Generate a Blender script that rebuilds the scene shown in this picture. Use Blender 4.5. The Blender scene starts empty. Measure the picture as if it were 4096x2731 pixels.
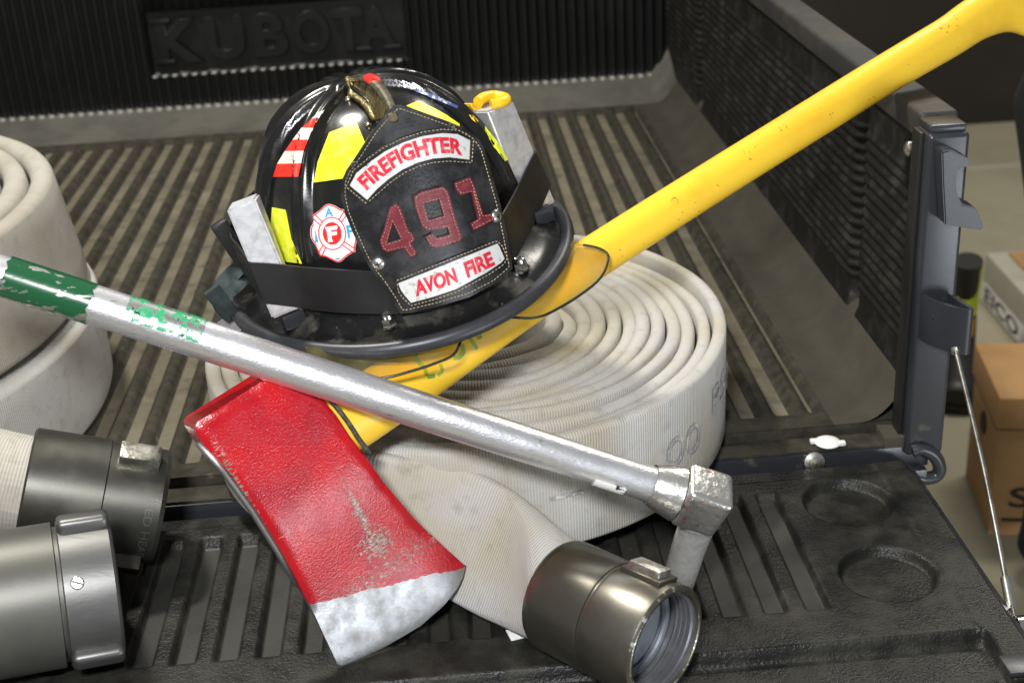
import bpy, bmesh, math, random
import numpy as np
from mathutils import Vector, Matrix
from mathutils.bvhtree import BVHTree
from mathutils.geometry import delaunay_2d_cdt

random.seed(7)
np.random.seed(7)
SC = bpy.context.scene
COL = SC.collection

# ------------------------------------------------------------------ camera
F, CX, CY, KV = 5442.0, 2048.0, 1365.5, 4096 / 2352.0     # focal length and centre in photo pixels
_dy = np.array([-410 / F, -2460 / F, 1.0]); _dy /= np.linalg.norm(_dy)
_dx = np.array([1, -.077, 0.0]); _dx[2] = -(_dx[0] * _dy[0] + _dx[1] * _dy[1]) / _dy[2]; _dx /= np.linalg.norm(_dx)
CM = np.stack([_dx, _dy, np.cross(_dx, _dy)])              # world = CM @ camera(right, down, forward)
CP = np.array([0, 0, .64])
cam_d = bpy.data.cameras.new('camera')
cam = bpy.data.objects.new('camera', cam_d); COL.objects.link(cam)
_m = Matrix.Identity(4)
for i in range(3):
    _m[i][0] = CM[i, 0]; _m[i][1] = -CM[i, 1]; _m[i][2] = -CM[i, 2]; _m[i][3] = CP[i]
cam.matrix_world = _m
cam_d.sensor_width = 36; cam_d.lens = F / 4096 * 36
cam_d.clip_start = .05; cam_d.clip_end = 60
cam_d.dof.use_dof = True; cam_d.dof.focus_distance = 1.10; cam_d.dof.aperture_fstop = 8.5
SC.camera = cam

# ------------------------------------------------------------------ light
SC.view_settings.view_transform = 'Standard'
SC.view_settings.look = 'None'
SC.view_settings.exposure = 0.28
SC.view_settings.gamma = 1.0
w = bpy.data.worlds.new('World'); SC.world = w; w.use_nodes = True
w.node_tree.nodes['Background'].inputs[0].default_value = (.95, .98, 1.0, 1)
w.node_tree.nodes['Background'].inputs[1].default_value = .17

def area(name, loc, target, sx, sy, power, col):
    l = bpy.data.lights.new(name, 'AREA'); l.shape = 'RECTANGLE'; l.size = sx; l.size_y = sy
    l.energy = power; l.color = col
    o = bpy.data.objects.new(name, l); COL.objects.link(o)
    o.location = loc
    o.rotation_euler = (Vector(target) - Vector(loc)).to_track_quat('-Z', 'Y').to_euler()
    return o
area('ceiling_lamp', (-.75, 1.75, 2.25), (0, 1.2, 0), .30, .16, 46, (1, .96, .88))
area('ceiling_lamp.001', (1.6, 3.0, 2.6), (1.3, 2.6, -.7), 1.2, .3, 40, (1, .95, .85))
area('garage_door_daylight', (1.95, -1.40, -.52), (-.1, .93, .06), 1.1, .50, 26, (.86, .92, 1))
area('flash_lamp', (-.16, -.10, .93), (0, 1.1, .1), .16, .12, 19, (.97, .98, 1))

# ------------------------------------------------------------------ pixel helpers (pixels of a 2352 px wide view)
def ray(u, v):
    return CM @ np.array([(u * KV - CX) / F, (v * KV - CY) / F, 1.0])
def onz(u, v, z):
    d = ray(u, v); return CP + (z - CP[2]) / d[2] * d
def ony(u, v, y):
    d = ray(u, v); return CP + y / d[1] * d
def onx(u, v, x):
    d = ray(u, v); return CP + x / d[0] * d
def atd(u, v, t):
    return CP + t * ray(u, v)
def onplane(u, v, p0, n):
    d = ray(u, v); return CP + np.dot(np.asarray(p0) - CP, n) / np.dot(d, n) * d
def proj(p):
    c = CM.T @ (np.array(p) - CP); return np.array([(c[0] / c[2] * F + CX) / KV, (c[1] / c[2] * F + CY) / KV, c[2]])
def nrm(v):
    v = np.asarray(v, float); return v / np.linalg.norm(v)

# ------------------------------------------------------------------ materials
def pm(name, col, rough=.5, metal=0., col2=None, nscale=20., lo=.45, hi=.65, detail=4., bump=0., bscale=200., bdist=.001,
       rough2=None, spec=.5, coat=0., sx=(1, 1, 1), metal2=None, col3=None, n3=60., lo3=.6, hi3=.7, rough3=None, stretch=(1, 1, 1)):
    m = bpy.data.materials.new(name); m.use_nodes = True
    nt = m.node_tree; N = nt.nodes; L = nt.links
    b = N['Principled BSDF']
    b.inputs['Base Color'].default_value = (*col, 1); b.inputs['Roughness'].default_value = rough
    b.inputs['Metallic'].default_value = metal; b.inputs['Specular IOR Level'].default_value = spec
    b.inputs['Coat Weight'].default_value = coat; b.inputs['Coat Roughness'].default_value = .12
    tc = N.new('ShaderNodeTexCoord'); mp = N.new('ShaderNodeMapping'); mp.inputs['Scale'].default_value = sx
    L.new(tc.outputs['Object'], mp.inputs[0])
    def noise(scale, lo, hi, det=4.):
        n = N.new('ShaderNodeTexNoise'); n.inputs['Scale'].default_value = scale; n.inputs['Detail'].default_value = det
        n.inputs['Roughness'].default_value = .62
        L.new(mp.outputs[0], n.inputs['Vector'])
        r = N.new('ShaderNodeMapRange'); r.inputs[1].default_value = lo; r.inputs[2].default_value = hi
        L.new(n.outputs['Fac'], r.inputs[0]); return r.outputs[0]
    cur = None
    def mixc(a, bcol, fac):
        x = N.new('ShaderNodeMix'); x.data_type = 'RGBA'
        if a is None: x.inputs[6].default_value = (*col, 1)
        else: L.new(a, x.inputs[6])
        x.inputs[7].default_value = (*bcol, 1); L.new(fac, x.inputs[0]); return x.outputs[2]
    def mixf(a, base, val, fac):
        x = N.new('ShaderNodeMix'); x.data_type = 'FLOAT'
        if a is None: x.inputs[2].default_value = base
        else: L.new(a, x.inputs[2])
        x.inputs[3].default_value = val; L.new(fac, x.inputs[0]); return x.outputs[0]
    rcur = None
    if col2 is not None:
        f = noise(nscale, lo, hi, detail); cur = mixc(None, col2, f)
        if rough2 is not None: rcur = mixf(None, rough, rough2, f)
        if metal2 is not None: L.new(mixf(None, metal, metal2, f), b.inputs['Metallic'])
    if col3 is not None:
        f3 = noise(n3, lo3, hi3, 6.); cur = mixc(cur, col3, f3)
        if rough3 is not None: rcur = mixf(rcur, rough, rough3, f3)
    if cur is not None: L.new(cur, b.inputs['Base Color'])
    if rcur is not None: L.new(rcur, b.inputs['Roughness'])
    if bump:
        n = N.new('ShaderNodeTexNoise'); n.inputs['Scale'].default_value = bscale; n.inputs['Detail'].default_value = 3
        L.new(mp.outputs[0], n.inputs['Vector'])
        bp = N.new('ShaderNodeBump'); bp.inputs['Strength'].default_value = bump; bp.inputs['Distance'].default_value = bdist
        L.new(n.outputs['Fac'], bp.inputs['Height']); L.new(bp.outputs[0], b.inputs['Normal'])
    return m

MT = {}
MT['liner'] = pm('bed_liner', (.030, .028, .022), .5, col2=(.062, .055, .040), nscale=60, lo=.36, hi=.75, bump=.3, bscale=330, bdist=.0012,
                 rough2=.75, col3=(.16, .14, .10), n3=55, lo3=.66, hi3=.80, spec=.12)
MT['dust'] = pm('dusty_liner', (.110, .097, .068), .85, col2=(.175, .155, .110), nscale=11, lo=.38, hi=.72, bump=.3, bscale=330, bdist=.001, col3=(.05, .046, .036), n3=26, lo3=.52, hi3=.75, spec=.2)
MT['rail'] = pm('dusty_rail', (.026, .025, .023), .6, col2=(.065, .055, .040), nscale=9, lo=.45, hi=.7, bump=.2, bscale=200)
MT['covew'] = pm('dusty_side', (.062, .056, .042), .8, col2=(.048, .044, .034), nscale=22, lo=.35, hi=.7, bump=.25, bscale=420, bdist=.0008, col3=(.12, .108, .08), n3=120, lo3=.66, hi3=.8, spec=.12)
MT['scal'] = pm('highlit_edge', (.34, .33, .30), .6)  # pale colour paints in the light caught by ledge and scallop tops
MT['cove'] = pm('dusty_cove', (.115, .110, .092), .75, col2=(.07, .066, .055), nscale=12, lo=.4, hi=.7, bump=.2, bscale=200, spec=.25)
MT['wall_liner'] = pm('wall_liner', (.010, .010, .009), .5, col2=(.032, .030, .024), nscale=30, lo=.48, hi=.78, bump=.15, bscale=400, bdist=.001,
                      rough2=.8, col3=(.12, .10, .08), n3=22, lo3=.70, hi3=.80, spec=.25)
MT['head_liner'] = pm('head_liner', (.007, .007, .007), .42, col2=(.014, .014, .013), nscale=7, lo=.5, hi=.75, bump=.2, bscale=200, spec=.3)
MT['tailgate'] = pm('tailgate_liner', (.013, .013, .012), .32, col2=(.045, .043, .034), nscale=30, lo=.42, hi=.80, bump=.6, bscale=430, bdist=.0013,
                    rough2=.6, col3=(.13, .12, .085), n3=70, lo3=.68, hi3=.82, spec=.22)
MT['tailsmooth'] = pm('tailgate_channel', (.036, .035, .030), .5, col2=(.018, .018, .016), nscale=14, lo=.4, hi=.7, bump=.15, bscale=420, col3=(.11, .10, .08), n3=70, lo3=.66, hi3=.8, spec=.35)
MT['post'] = pm('painted_steel', (.026, .028, .033), .32, col2=(.10, .085, .06), nscale=30, lo=.62, hi=.78, rough2=.7, spec=.5, bump=.05, bscale=120)
MT['zinc'] = pm('zinc', (.55, .55, .52), .35, 1., col2=(.3, .28, .24), nscale=60)
MT['chrome'] = pm('bright_steel', (.82, .80, .76), .16, 1., col2=(.5, .47, .42), nscale=140, lo=.5, hi=.75, bump=.1, bscale=500)
MT['brass'] = pm('brass', (.34, .28, .13), .40, .9, col2=(.07, .06, .03), nscale=160, lo=.42, hi=.62, bump=.9, bscale=240, bdist=.002, rough2=.6, sx=(1, 1, .35))
MT['brassy'] = pm('worn_brass', (.70, .62, .45), .28, 1., col2=(.35, .28, .16), nscale=160, lo=.45, hi=.7)
MT['shell'] = pm('black_shell', (.008, .008, .008), .20, col2=(.022, .020, .016), nscale=34, lo=.46, hi=.78, rough2=.36, spec=.55, bump=.06, bscale=90, bdist=.002)
MT['brimm'] = pm('black_brim', (.008, .008, .008), .24, col2=(.085, .078, .055), nscale=26, lo=.52, hi=.78, rough2=.6, bump=.10, bscale=120, spec=.5,
                 col3=(.17, .16, .13), n3=120, lo3=.66, hi3=.72)
MT['trim'] = pm('rubber_trim', (.022, .023, .027), .40, col2=(.036, .036, .040), nscale=20, spec=.5)
MT['band'] = pm('rubber_band', (.008, .008, .008), .5, col2=(.016, .016, .015), nscale=24, lo=.45, hi=.8, spec=.35, bump=.04, bscale=60)
MT['leather'] = pm('black_leather', (.010, .010, .011), .30, col2=(.038, .038, .040), nscale=42, lo=.45, hi=.75, rough2=.5, bump=.25, bscale=420, bdist=.0006, spec=.5)
MT['maroon'] = pm('maroon_leather', (.13, .014, .022), .36, col2=(.20, .035, .045), nscale=120, lo=.45, hi=.75, bump=.3, bscale=300, bdist=.0008)
MT['silver'] = pm('silver_vinyl', (.60, .60, .58), .42, .15, col2=(.35, .33, .30), nscale=260, lo=.56, hi=.70, bump=.1, bscale=200)
MT['redink'] = pm('red_ink', (.55, .012, .03), .4, col2=(.62, .16, .18), nscale=170, lo=.52, hi=.72)
MT['thread'] = pm('thread', (.45, .36, .22), .8, col2=(.18, .13, .07), nscale=200, lo=.5, hi=.7)
MT['hiviz'] = pm('yellow_reflective', (.80, .85, .02), .35, col2=(.95, .98, .12), nscale=110, lo=.45, hi=.7, bump=.3, bscale=260, bdist=.0008, col3=(.25, .22, .03), n3=140, lo3=.68, hi3=.74)
MT['flagred'] = pm('flag_red', (.72, .03, .015), .35, col2=(.6, .05, .03), nscale=50)
MT['flagwhite'] = pm('flag_white', (.72, .68, .58), .35, col2=(.5, .46, .38), nscale=90, lo=.55, hi=.7)
MT['flagblue'] = pm('flag_blue', (.03, .06, .24), .35, col2=(.5, .5, .45), nscale=260, lo=.5, hi=.56)
MT['stwhite'] = pm('sticker_white', (.85, .85, .86), .3)
MT['stred'] = pm('sticker_red', (.80, .025, .02), .3)
MT['stblue'] = pm('sticker_blue', (.04, .33, .62), .3)
MT['stblue2'] = pm('sticker_pale_blue', (.42, .58, .72), .3)
MT['alu'] = pm('aluminium', (.66, .66, .67), .52, .75, col2=(.44, .44, .45), nscale=110, lo=.42, hi=.68, rough2=.6, bump=.12, bscale=180, col3=(.82, .82, .82), n3=60, lo3=.66, hi3=.76)
MT['yplastic'] = pm('yellow_plastic', (.82, .50, .015), .35, col2=(.7, .42, .02), nscale=60)
MT['strap'] = pm('strap_fabric', (.012, .022, .022), .7, col2=(.030, .045, .042), nscale=60, bump=.3, bscale=600)
MT['cloth'] = pm('grey_cloth', (.16, .155, .16), .85, col2=(.23, .22, .23), nscale=40, bump=.3, bscale=500)
MT['darkcloth'] = pm('dark_cloth', (.018, .018, .018), .9, bump=.2, bscale=300)
MT['redpaint0'] = pm('red_paint', (.50, .006, .012), .24, col2=(.36, .008, .02), nscale=15, lo=.4, hi=.7, bump=.28, bscale=230, bdist=.0012, coat=.5, spec=.6,
                    col3=(.32, .24, .20), n3=58, lo3=.70, hi3=.725, rough3=.6)
MT['steel'] = pm('bare_steel', (.40, .40, .40), .40, .95, col2=(.31, .30, .285), nscale=60, lo=.40, hi=.72, rough2=.52, bump=.25, bscale=420, bdist=.0005, col3=(.20, .14, .10), n3=130, lo3=.69, hi3=.76, rough3=.8)
MT['yhandle'] = pm('yellow_fibreglass', (.86, .55, .035), .33, col2=(.78, .43, .02), nscale=16, lo=.45, hi=.75, spec=.5, bump=.03, bscale=60, col3=(.30, .18, .03), n3=95, lo3=.68, hi3=.74, rough2=.5)
MT['scuff'] = pm('scuff', (.30, .18, .05), .7, col2=(.10, .07, .03), nscale=120)
MT['epoxy'] = pm('black_epoxy', (.03, .03, .028), .5, col2=(.12, .11, .08), nscale=130)
MT['greenink'] = pm('green_ink', (.36, .44, .02), .4, col2=(.14, .30, .03), nscale=90, lo=.4, hi=.6)
MT['wrench'] = pm('silver_bar', (.86, .86, .88), .31, .88, col2=(.74, .74, .78), nscale=60, bump=.45, bscale=700, bdist=.0006, rough2=.40, sx=(.5, 1, 1), col3=(.45, .45, .47), n3=240, lo3=.62, hi3=.72)
MT['wrenchhead'] = pm('silver_forging', (.66, .65, .62), .28, .9, col2=(.40, .10, .09), nscale=120, lo=.60, hi=.70, bump=.5, bscale=150, bdist=.0015, rough2=.45)
MT['legm'] = pm('worn_chrome', (.74, .73, .70), .22, .58, col2=(.62, .60, .55), nscale=90, bump=.35, bscale=200, bdist=.001, rough2=.35)
MT['greenpaint'] = pm('green_paint', (.010, .075, .028), .25, metal=0., sx=(.22, 1, 1), col2=(.72, .72, .70), nscale=110, lo=.585, hi=.60, bump=.2, bscale=200, rough2=.32, metal2=1.)
MT['greenpaint2'] = pm('chipped_green_paint', (.03, .30, .13), .3, col2=(.8, .8, .78), nscale=170, lo=.49, hi=.51, rough2=.3, metal2=1., col3=(.01, .015, .01), n3=190, lo3=.62, hi3=.64)
MT['whitepaint'] = pm('white_paint', (.80, .80, .78), .4, metal=0., col2=(.05, .05, .05), nscale=130, lo=.60, hi=.62)
MT['coupling'] = pm('anodised_grey', (.165, .155, .125), .30, .9, col2=(.20, .19, .16), nscale=14, bump=.03, bscale=400, rough2=.36, col3=(.62, .61, .56), n3=60, lo3=.74, hi3=.76)
MT['coupling2'] = pm('anodised_matt', (.105, .104, .092), .46, .65, col2=(.125, .123, .108), nscale=14, bump=.04, bscale=400, rough2=.48, col3=(.6, .6, .58), n3=60, lo3=.75, hi3=.77)
MT['couplingd'] = pm('anodised_dark', (.085, .083, .072), .40, .85, col2=(.12, .118, .10), nscale=12, bump=.04, bscale=400, rough2=.5, col3=(.5, .5, .46), n3=70, lo3=.735, hi3=.76)
MT['ring'] = pm('brushed_ring', (.145, .145, .138), .42, .8, col2=(.12, .12, .115), nscale=30, bump=.10, bscale=300, sx=(.15, 1, 1))
MT['bare'] = pm('bare_aluminium', (.72, .70, .63), .34, 1., col2=(.42, .40, .33), nscale=150, lo=.42, hi=.66, bump=.6, bscale=260)
MT['bore'] = pm('bore_metal', (.16, .16, .17), .38, .6, col2=(.24, .24, .25), nscale=30)
MT['rimworn'] = pm('nicked_rim', (.165, .155, .125), .34, .9, col2=(.70, .69, .64), nscale=200, lo=.57, hi=.66, bump=.2, bscale=500, bdist=.0004)
MT['gasket'] = pm('grey_gasket', (.26, .28, .32), .5, .2, col2=(.15, .165, .20), nscale=40)
MT['hoseprint'] = pm('faded_print', (.30, .30, .31), .9, col2=(.56, .54, .50), nscale=140, lo=.46, hi=.6)
MT['marker'] = pm('dark_marker', (.05, .05, .07), .8)
MT['concrete'] = pm('concrete', (.37, .335, .235), .7, col2=(.31, .28, .195), nscale=3, bump=.1, bscale=40, col3=(.27, .245, .18), n3=9, lo3=.6, hi3=.8)
MT['carton'] = pm('carton', (.42, .245, .10), .8, col2=(.36, .20, .08), nscale=6, bump=.05, bscale=50)
MT['cartontape'] = pm('carton_tape', (.33, .19, .075), .3)
MT['cartonw'] = pm('pale_carton', (.42, .41, .33), .8, col2=(.36, .34, .27), nscale=6)
MT['blackink'] = pm('black_ink', (.03, .025, .02), .8)
MT['navy'] = pm('navy_cloth', (.010, .011, .015), .85, bump=.3, bscale=120)
MT['blackrub'] = pm('black_rubber', (.013, .013, .013), .45)
MT['lime'] = pm('lime_yellow', (.62, .78, .03), .4)
MT['orange'] = pm('orange_yellow', (.75, .38, .02), .4)
MT['darkwall'] = pm('dark_wall', (.020, .016, .011), .8, col2=(.030, .024, .016), nscale=2)
MT['whiteplas'] = pm('white_plastic', (.80, .80, .78), .4)
MT['edge'] = pm('lens_edge', (.02, .02, .016), .25)

def red_paint():
    """enamel over steel: orange peel, a worn scraped patch near the bit, fine scratches, chips"""
    m = bpy.data.materials.new('worn_red_enamel'); m.use_nodes = True
    nt = m.node_tree; N = nt.nodes; L = nt.links; b = N['Principled BSDF']
    uv = N.new('ShaderNodeUVMap')
    def mth(op, a, c=None, d=None):
        x = N.new('ShaderNodeMath'); x.operation = op; x.use_clamp = False
        for i, v in enumerate((a, c, d)):
            if v is None: continue
            if isinstance(v, (int, float)): x.inputs[i].default_value = v
            else: L.new(v, x.inputs[i])
        return x.outputs[0]
    def noise(scale, sc=(1, 1, 1), det=5, rot=0., rough=.6):
        mp = N.new('ShaderNodeMapping'); mp.inputs['Scale'].default_value = sc; mp.inputs['Rotation'].default_value = (0, 0, rot); L.new(uv.outputs[0], mp.inputs[0])
        n = N.new('ShaderNodeTexNoise'); n.inputs['Scale'].default_value = scale; n.inputs['Detail'].default_value = det; n.inputs['Roughness'].default_value = rough
        L.new(mp.outputs[0], n.inputs['Vector']); return n.outputs['Fac']
    def rng(v, lo, hi, a=0., c=1.):
        r = N.new('ShaderNodeMapRange'); r.inputs[1].default_value = lo; r.inputs[2].default_value = hi; r.inputs[3].default_value = a; r.inputs[4].default_value = c; L.new(v, r.inputs[0]); return r.outputs[0]
    sep = N.new('ShaderNodeSeparateXYZ'); L.new(uv.outputs[0], sep.inputs[0]); X, Y = sep.outputs[0], sep.outputs[1]
    # scraped patch: an elongated blob in head coordinates (metres along the handle, metres to the edge)
    def blob(cx, cy, rx, ry, soft=1.2):
        dx = mth('DIVIDE', mth('SUBTRACT', X, cx), rx); dy = mth('DIVIDE', mth('SUBTRACT', Y, cy), ry)
        return rng(mth('ADD', mth('MULTIPLY', dx, dx), mth('MULTIPLY', dy, dy)), soft, 0.)
    patch = mth('MAXIMUM', mth('MAXIMUM', blob(.006, .094, .022, .022), blob(.004, .065, .006, .045)), mth('MAXIMUM', mth('MULTIPLY', blob(-.066, .0, .006, .07), .9), mth('MULTIPLY', blob(0., .118, .09, .016), .75)))
    scr = noise(900, (.25, 1, 1), 4, .9)
    chips = mth('GREATER_THAN', mth('ADD', mth('MULTIPLY', scr, .9), mth('MULTIPLY', patch, .28)), .70)
    chips2 = mth('GREATER_THAN', mth('ADD', noise(260, (1, 1, 1), 6, 0, .7), mth('MULTIPLY', patch, .12)), .672)
    lines = mth('GREATER_THAN', noise(420, (.06, 1, 1), 3, 1.1), .728)
    lines2 = mth('GREATER_THAN', noise(420, (.05, 1, 1), 3, -.5), .738)
    wear = mth('MINIMUM', mth('ADD', chips, chips2), 1.)
    soot = rng(noise(40, (1, .7, 1), 6), .55, .80, 0., .5)
    tint = rng(noise(22, (1, 1, 1), 4), .35, .7)
    def mix(a, c, f):
        x = N.new('ShaderNodeMix'); x.data_type = 'RGBA'
        for i, v in ((6, a), (7, c)):
            if isinstance(v, tuple): x.inputs[i].default_value = (*v, 1)
            else: L.new(v, x.inputs[i])
        L.new(f, x.inputs[0]); return x.outputs[2]
    c = mix((.44, .004, .008), (.28, .003, .012), tint)
    c = mix(c, (.17, .018, .022), soot)
    c = mix(c, (.60, .22, .20), mth('MINIMUM', mth('ADD', lines, lines2), 1.))
    steel = mix((.40, .36, .32), (.15, .10, .07), rng(noise(300), .45, .6))
    c = mix(c, steel, wear)
    L.new(c, b.inputs['Base Color'])
    L.new(mth('MULTIPLY', wear, .6), b.inputs['Metallic'])
    L.new(mth('ADD', rng(noise(60), .3, .7, .17, .30), mth('MULTIPLY', wear, .2)), b.inputs['Roughness'])
    b.inputs['Coat Weight'].default_value = 0.
    peel = noise(560, (1, 1, 1), 2)
    bp = N.new('ShaderNodeBump'); bp.inputs['Strength'].default_value = .30; bp.inputs['Distance'].default_value = .0009
    hgt = mth('SUBTRACT', mth('ADD', peel, mth('MULTIPLY', noise(900, (1, 1, 1), 2), .3)), mth('MULTIPLY', wear, .5)); L.new(hgt, bp.inputs['Height']); L.new(bp.outputs[0], b.inputs['Normal'])
    return m
MT['redpaint'] = red_paint()

def amber():
    m = bpy.data.materials.new('amber_lens'); m.use_nodes = True
    nt = m.node_tree; N = nt.nodes; L = nt.links
    for n in list(N): N.remove(n)
    out = N.new('ShaderNodeOutputMaterial'); tr = N.new('ShaderNodeBsdfTransparent'); gl = N.new('ShaderNodeBsdfGlossy'); df = N.new('ShaderNodeBsdfDiffuse')
    tr.inputs[0].default_value = (.93, .82, .46, 1); gl.inputs['Roughness'].default_value = .06; df.inputs[0].default_value = (.42, .38, .17, 1)
    tc = N.new('ShaderNodeTexCoord'); n = N.new('ShaderNodeTexNoise'); n.inputs['Scale'].default_value = 30; n.inputs['Detail'].default_value = 6
    L.new(tc.outputs['Object'], n.inputs['Vector'])
    r = N.new('ShaderNodeMapRange'); r.inputs[1].default_value = .4; r.inputs[2].default_value = .75; r.inputs[3].default_value = .05; r.inputs[4].default_value = .28
    L.new(n.outputs['Fac'], r.inputs[0])
    m1 = N.new('ShaderNodeMixShader'); L.new(r.outputs[0], m1.inputs[0]); L.new(tr.outputs[0], m1.inputs[1]); L.new(df.outputs[0], m1.inputs[2])
    fr = N.new('ShaderNodeFresnel'); fr.inputs[0].default_value = 1.45
    m2 = N.new('ShaderNodeMixShader'); L.new(fr.outputs[0], m2.inputs[0]); L.new(m1.outputs[0], m2.inputs[1]); L.new(gl.outputs[0], m2.inputs[2])
    L.new(m2.outputs[0], out.inputs[0]); return m
MT['amber'] = amber()

def hose_mat(name, base, stain, stain_lo=.5, stain_hi=.8):
    """woven jacket: UV in metres, u along the hose, v around it"""
    m = bpy.data.materials.new(name); m.use_nodes = True
    nt = m.node_tree; N = nt.nodes; L = nt.links; b = N['Principled BSDF']
    b.inputs['Roughness'].default_value = .85; b.inputs['Specular IOR Level'].default_value = .2
    b.inputs['Sheen Weight'].default_value = .15
    uv = N.new('ShaderNodeUVMap'); sep = N.new('ShaderNodeSeparateXYZ'); L.new(uv.outputs[0], sep.inputs[0])
    def wave(sock, period, phase=None):
        a = N.new('ShaderNodeMath'); a.operation = 'MULTIPLY'; a.inputs[1].default_value = 2 * math.pi / period; L.new(sock, a.inputs[0])
        o = a.outputs[0]
        if phase is not None:
            c = N.new('ShaderNodeMath'); c.operation = 'ADD'; L.new(o, c.inputs[0]); L.new(phase, c.inputs[1]); o = c.outputs[0]
        s = N.new('ShaderNodeMath'); s.operation = 'SINE'; L.new(o, s.inputs[0]); return s.outputs[0]
    wu = wave(sep.outputs[0], .0025)
    wv = wave(sep.outputs[1], .0021)
    mul = N.new('ShaderNodeMath'); mul.operation = 'MULTIPLY'; mul.inputs[1].default_value = .22; L.new(wv, mul.inputs[0])
    add = N.new('ShaderNodeMath'); add.operation = 'ADD'; L.new(wu, add.inputs[0]); L.new(mul.outputs[0], add.inputs[1])
    bp = N.new('ShaderNodeBump'); bp.inputs['Strength'].default_value = .62; bp.inputs['Distance'].default_value = .0004
    L.new(add.outputs[0], bp.inputs['Height'])
    tc = N.new('ShaderNodeTexCoord')
    def noise(scale, lo, hi, det=5):
        n = N.new('ShaderNodeTexNoise'); n.inputs['Scale'].default_value = scale; n.inputs['Detail'].default_value = det
        L.new(tc.outputs['Object'], n.inputs['Vector'])
        r = N.new('ShaderNodeMapRange'); r.inputs[1].default_value = lo; r.inputs[2].default_value = hi; L.new(n.outputs['Fac'], r.inputs[0]); return r.outputs[0], n.outputs['Fac']
    f1, raw = noise(13, stain_lo, stain_hi)
    f2, _ = noise(70, .55, .78)
    x = N.new('ShaderNodeMix'); x.data_type = 'RGBA'; x.inputs[6].default_value = (*base, 1); x.inputs[7].default_value = (*stain, 1); L.new(f1, x.inputs[0])
    y = N.new('ShaderNodeMix'); y.data_type = 'RGBA'; L.new(x.outputs[2], y.inputs[6]); y.inputs[7].default_value = (base[0] * .60, base[1] * .56, base[2] * .50, 1)
    fm = N.new('ShaderNodeMath'); fm.operation = 'MULTIPLY'; fm.inputs[1].default_value = .6; L.new(f2, fm.inputs[0]); L.new(fm.outputs[0], y.inputs[0])
    # thread shading painted into the colour, darkening the gaps between yarns slightly
    z = N.new('ShaderNodeMapRange'); z.inputs[1].default_value = -1.4; z.inputs[2].default_value = .2; z.inputs[3].default_value = .84; z.inputs[4].default_value = 1
    L.new(add.outputs[0], z.inputs[0])
    vm = N.new('ShaderNodeMix'); vm.data_type = 'RGBA'; vm.blend_type = 'MULTIPLY'; vm.inputs[0].default_value = 1
    L.new(y.outputs[2], vm.inputs[6]); L.new(z.outputs[0], vm.inputs[7])
    L.new(vm.outputs[2], b.inputs['Base Color']); L.new(bp.outputs[0], b.inputs['Normal'])
    return m
MT['hose'] = hose_mat('woven_hose', (.49, .478, .45), (.46, .415, .315), .42, .70)
MT['hose2'] = hose_mat('woven_hose_darker', (.46, .43, .37), (.37, .335, .26), .40, .72)  # slightly darker, browner tone than the other hoses
MT['hose3'] = hose_mat('woven_hose_pale', (.54, .53, .495), (.48, .455, .385), .45, .75)

# ------------------------------------------------------------------ mesh helpers
def parent(o, p):
    if p is not None:
        o.parent = p
        mw = Matrix.Translation(p.location) if p.type == 'EMPTY' else Matrix.Identity(4)
        o.matrix_parent_inverse = mw.inverted() if p.type == 'EMPTY' else Matrix.Identity(4)
    return o
def mesh(name, V, Fc, mat, par=None, smooth=True, uvs=None, sharp=None, mats=None, fm=None):
    me = bpy.data.meshes.new(name)
    me.from_pydata([tuple(map(float, v)) for v in V], [], [tuple(map(int, f)) for f in Fc])
    if uvs is not None:
        ul = me.uv_layers.new(name='UVMap')
        idx = np.empty(len(me.loops), dtype=np.int32); me.loops.foreach_get('vertex_index', idx)
        if callable(uvs): uvs(me, ul)
        else: ul.data.foreach_set('uv', np.asarray(uvs, dtype=np.float32)[idx].ravel())
    me.materials.append(MT[mat] if isinstance(mat, str) else mat)
    for x in (mats or []): me.materials.append(MT[x])
    if fm is not None: me.polygons.foreach_set('material_index', fm)
    if smooth:
        me.polygons.foreach_set('use_smooth', [True] * len(me.polygons))
        if sharp: me.set_sharp_from_angle(angle=math.radians(sharp))
    me.update()
    o = bpy.data.objects.new(name, me); COL.objects.link(o)
    return parent(o, par)
def from_bm(name, bm, mat, par=None, smooth=True, sharp=40, **k):
    bmesh.ops.recalc_face_normals(bm, faces=bm.faces)
    me = bpy.data.meshes.new(name); bm.to_mesh(me); bm.free()
    me.materials.append(MT[mat])
    if smooth:
        me.polygons.foreach_set('use_smooth', [True] * len(me.polygons))
        if sharp: me.set_sharp_from_angle(angle=math.radians(sharp))
    o = bpy.data.objects.new(name, me); COL.objects.link(o)
    return parent(o, par)
def thing(name, loc, label, cat, group=None):
    o = bpy.data.objects.new(name, None); COL.objects.link(o); o.location = [float(c) for c in loc]
    o.empty_display_size = .02
    o['label'] = label; o['category'] = cat
    if group: o['group'] = group
    return o
def tag(o, label, cat, group=None):
    o['label'] = label; o['category'] = cat
    if group: o['group'] = group
    return o
def kind(o, kd):
    o['kind'] = kd; return o

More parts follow.
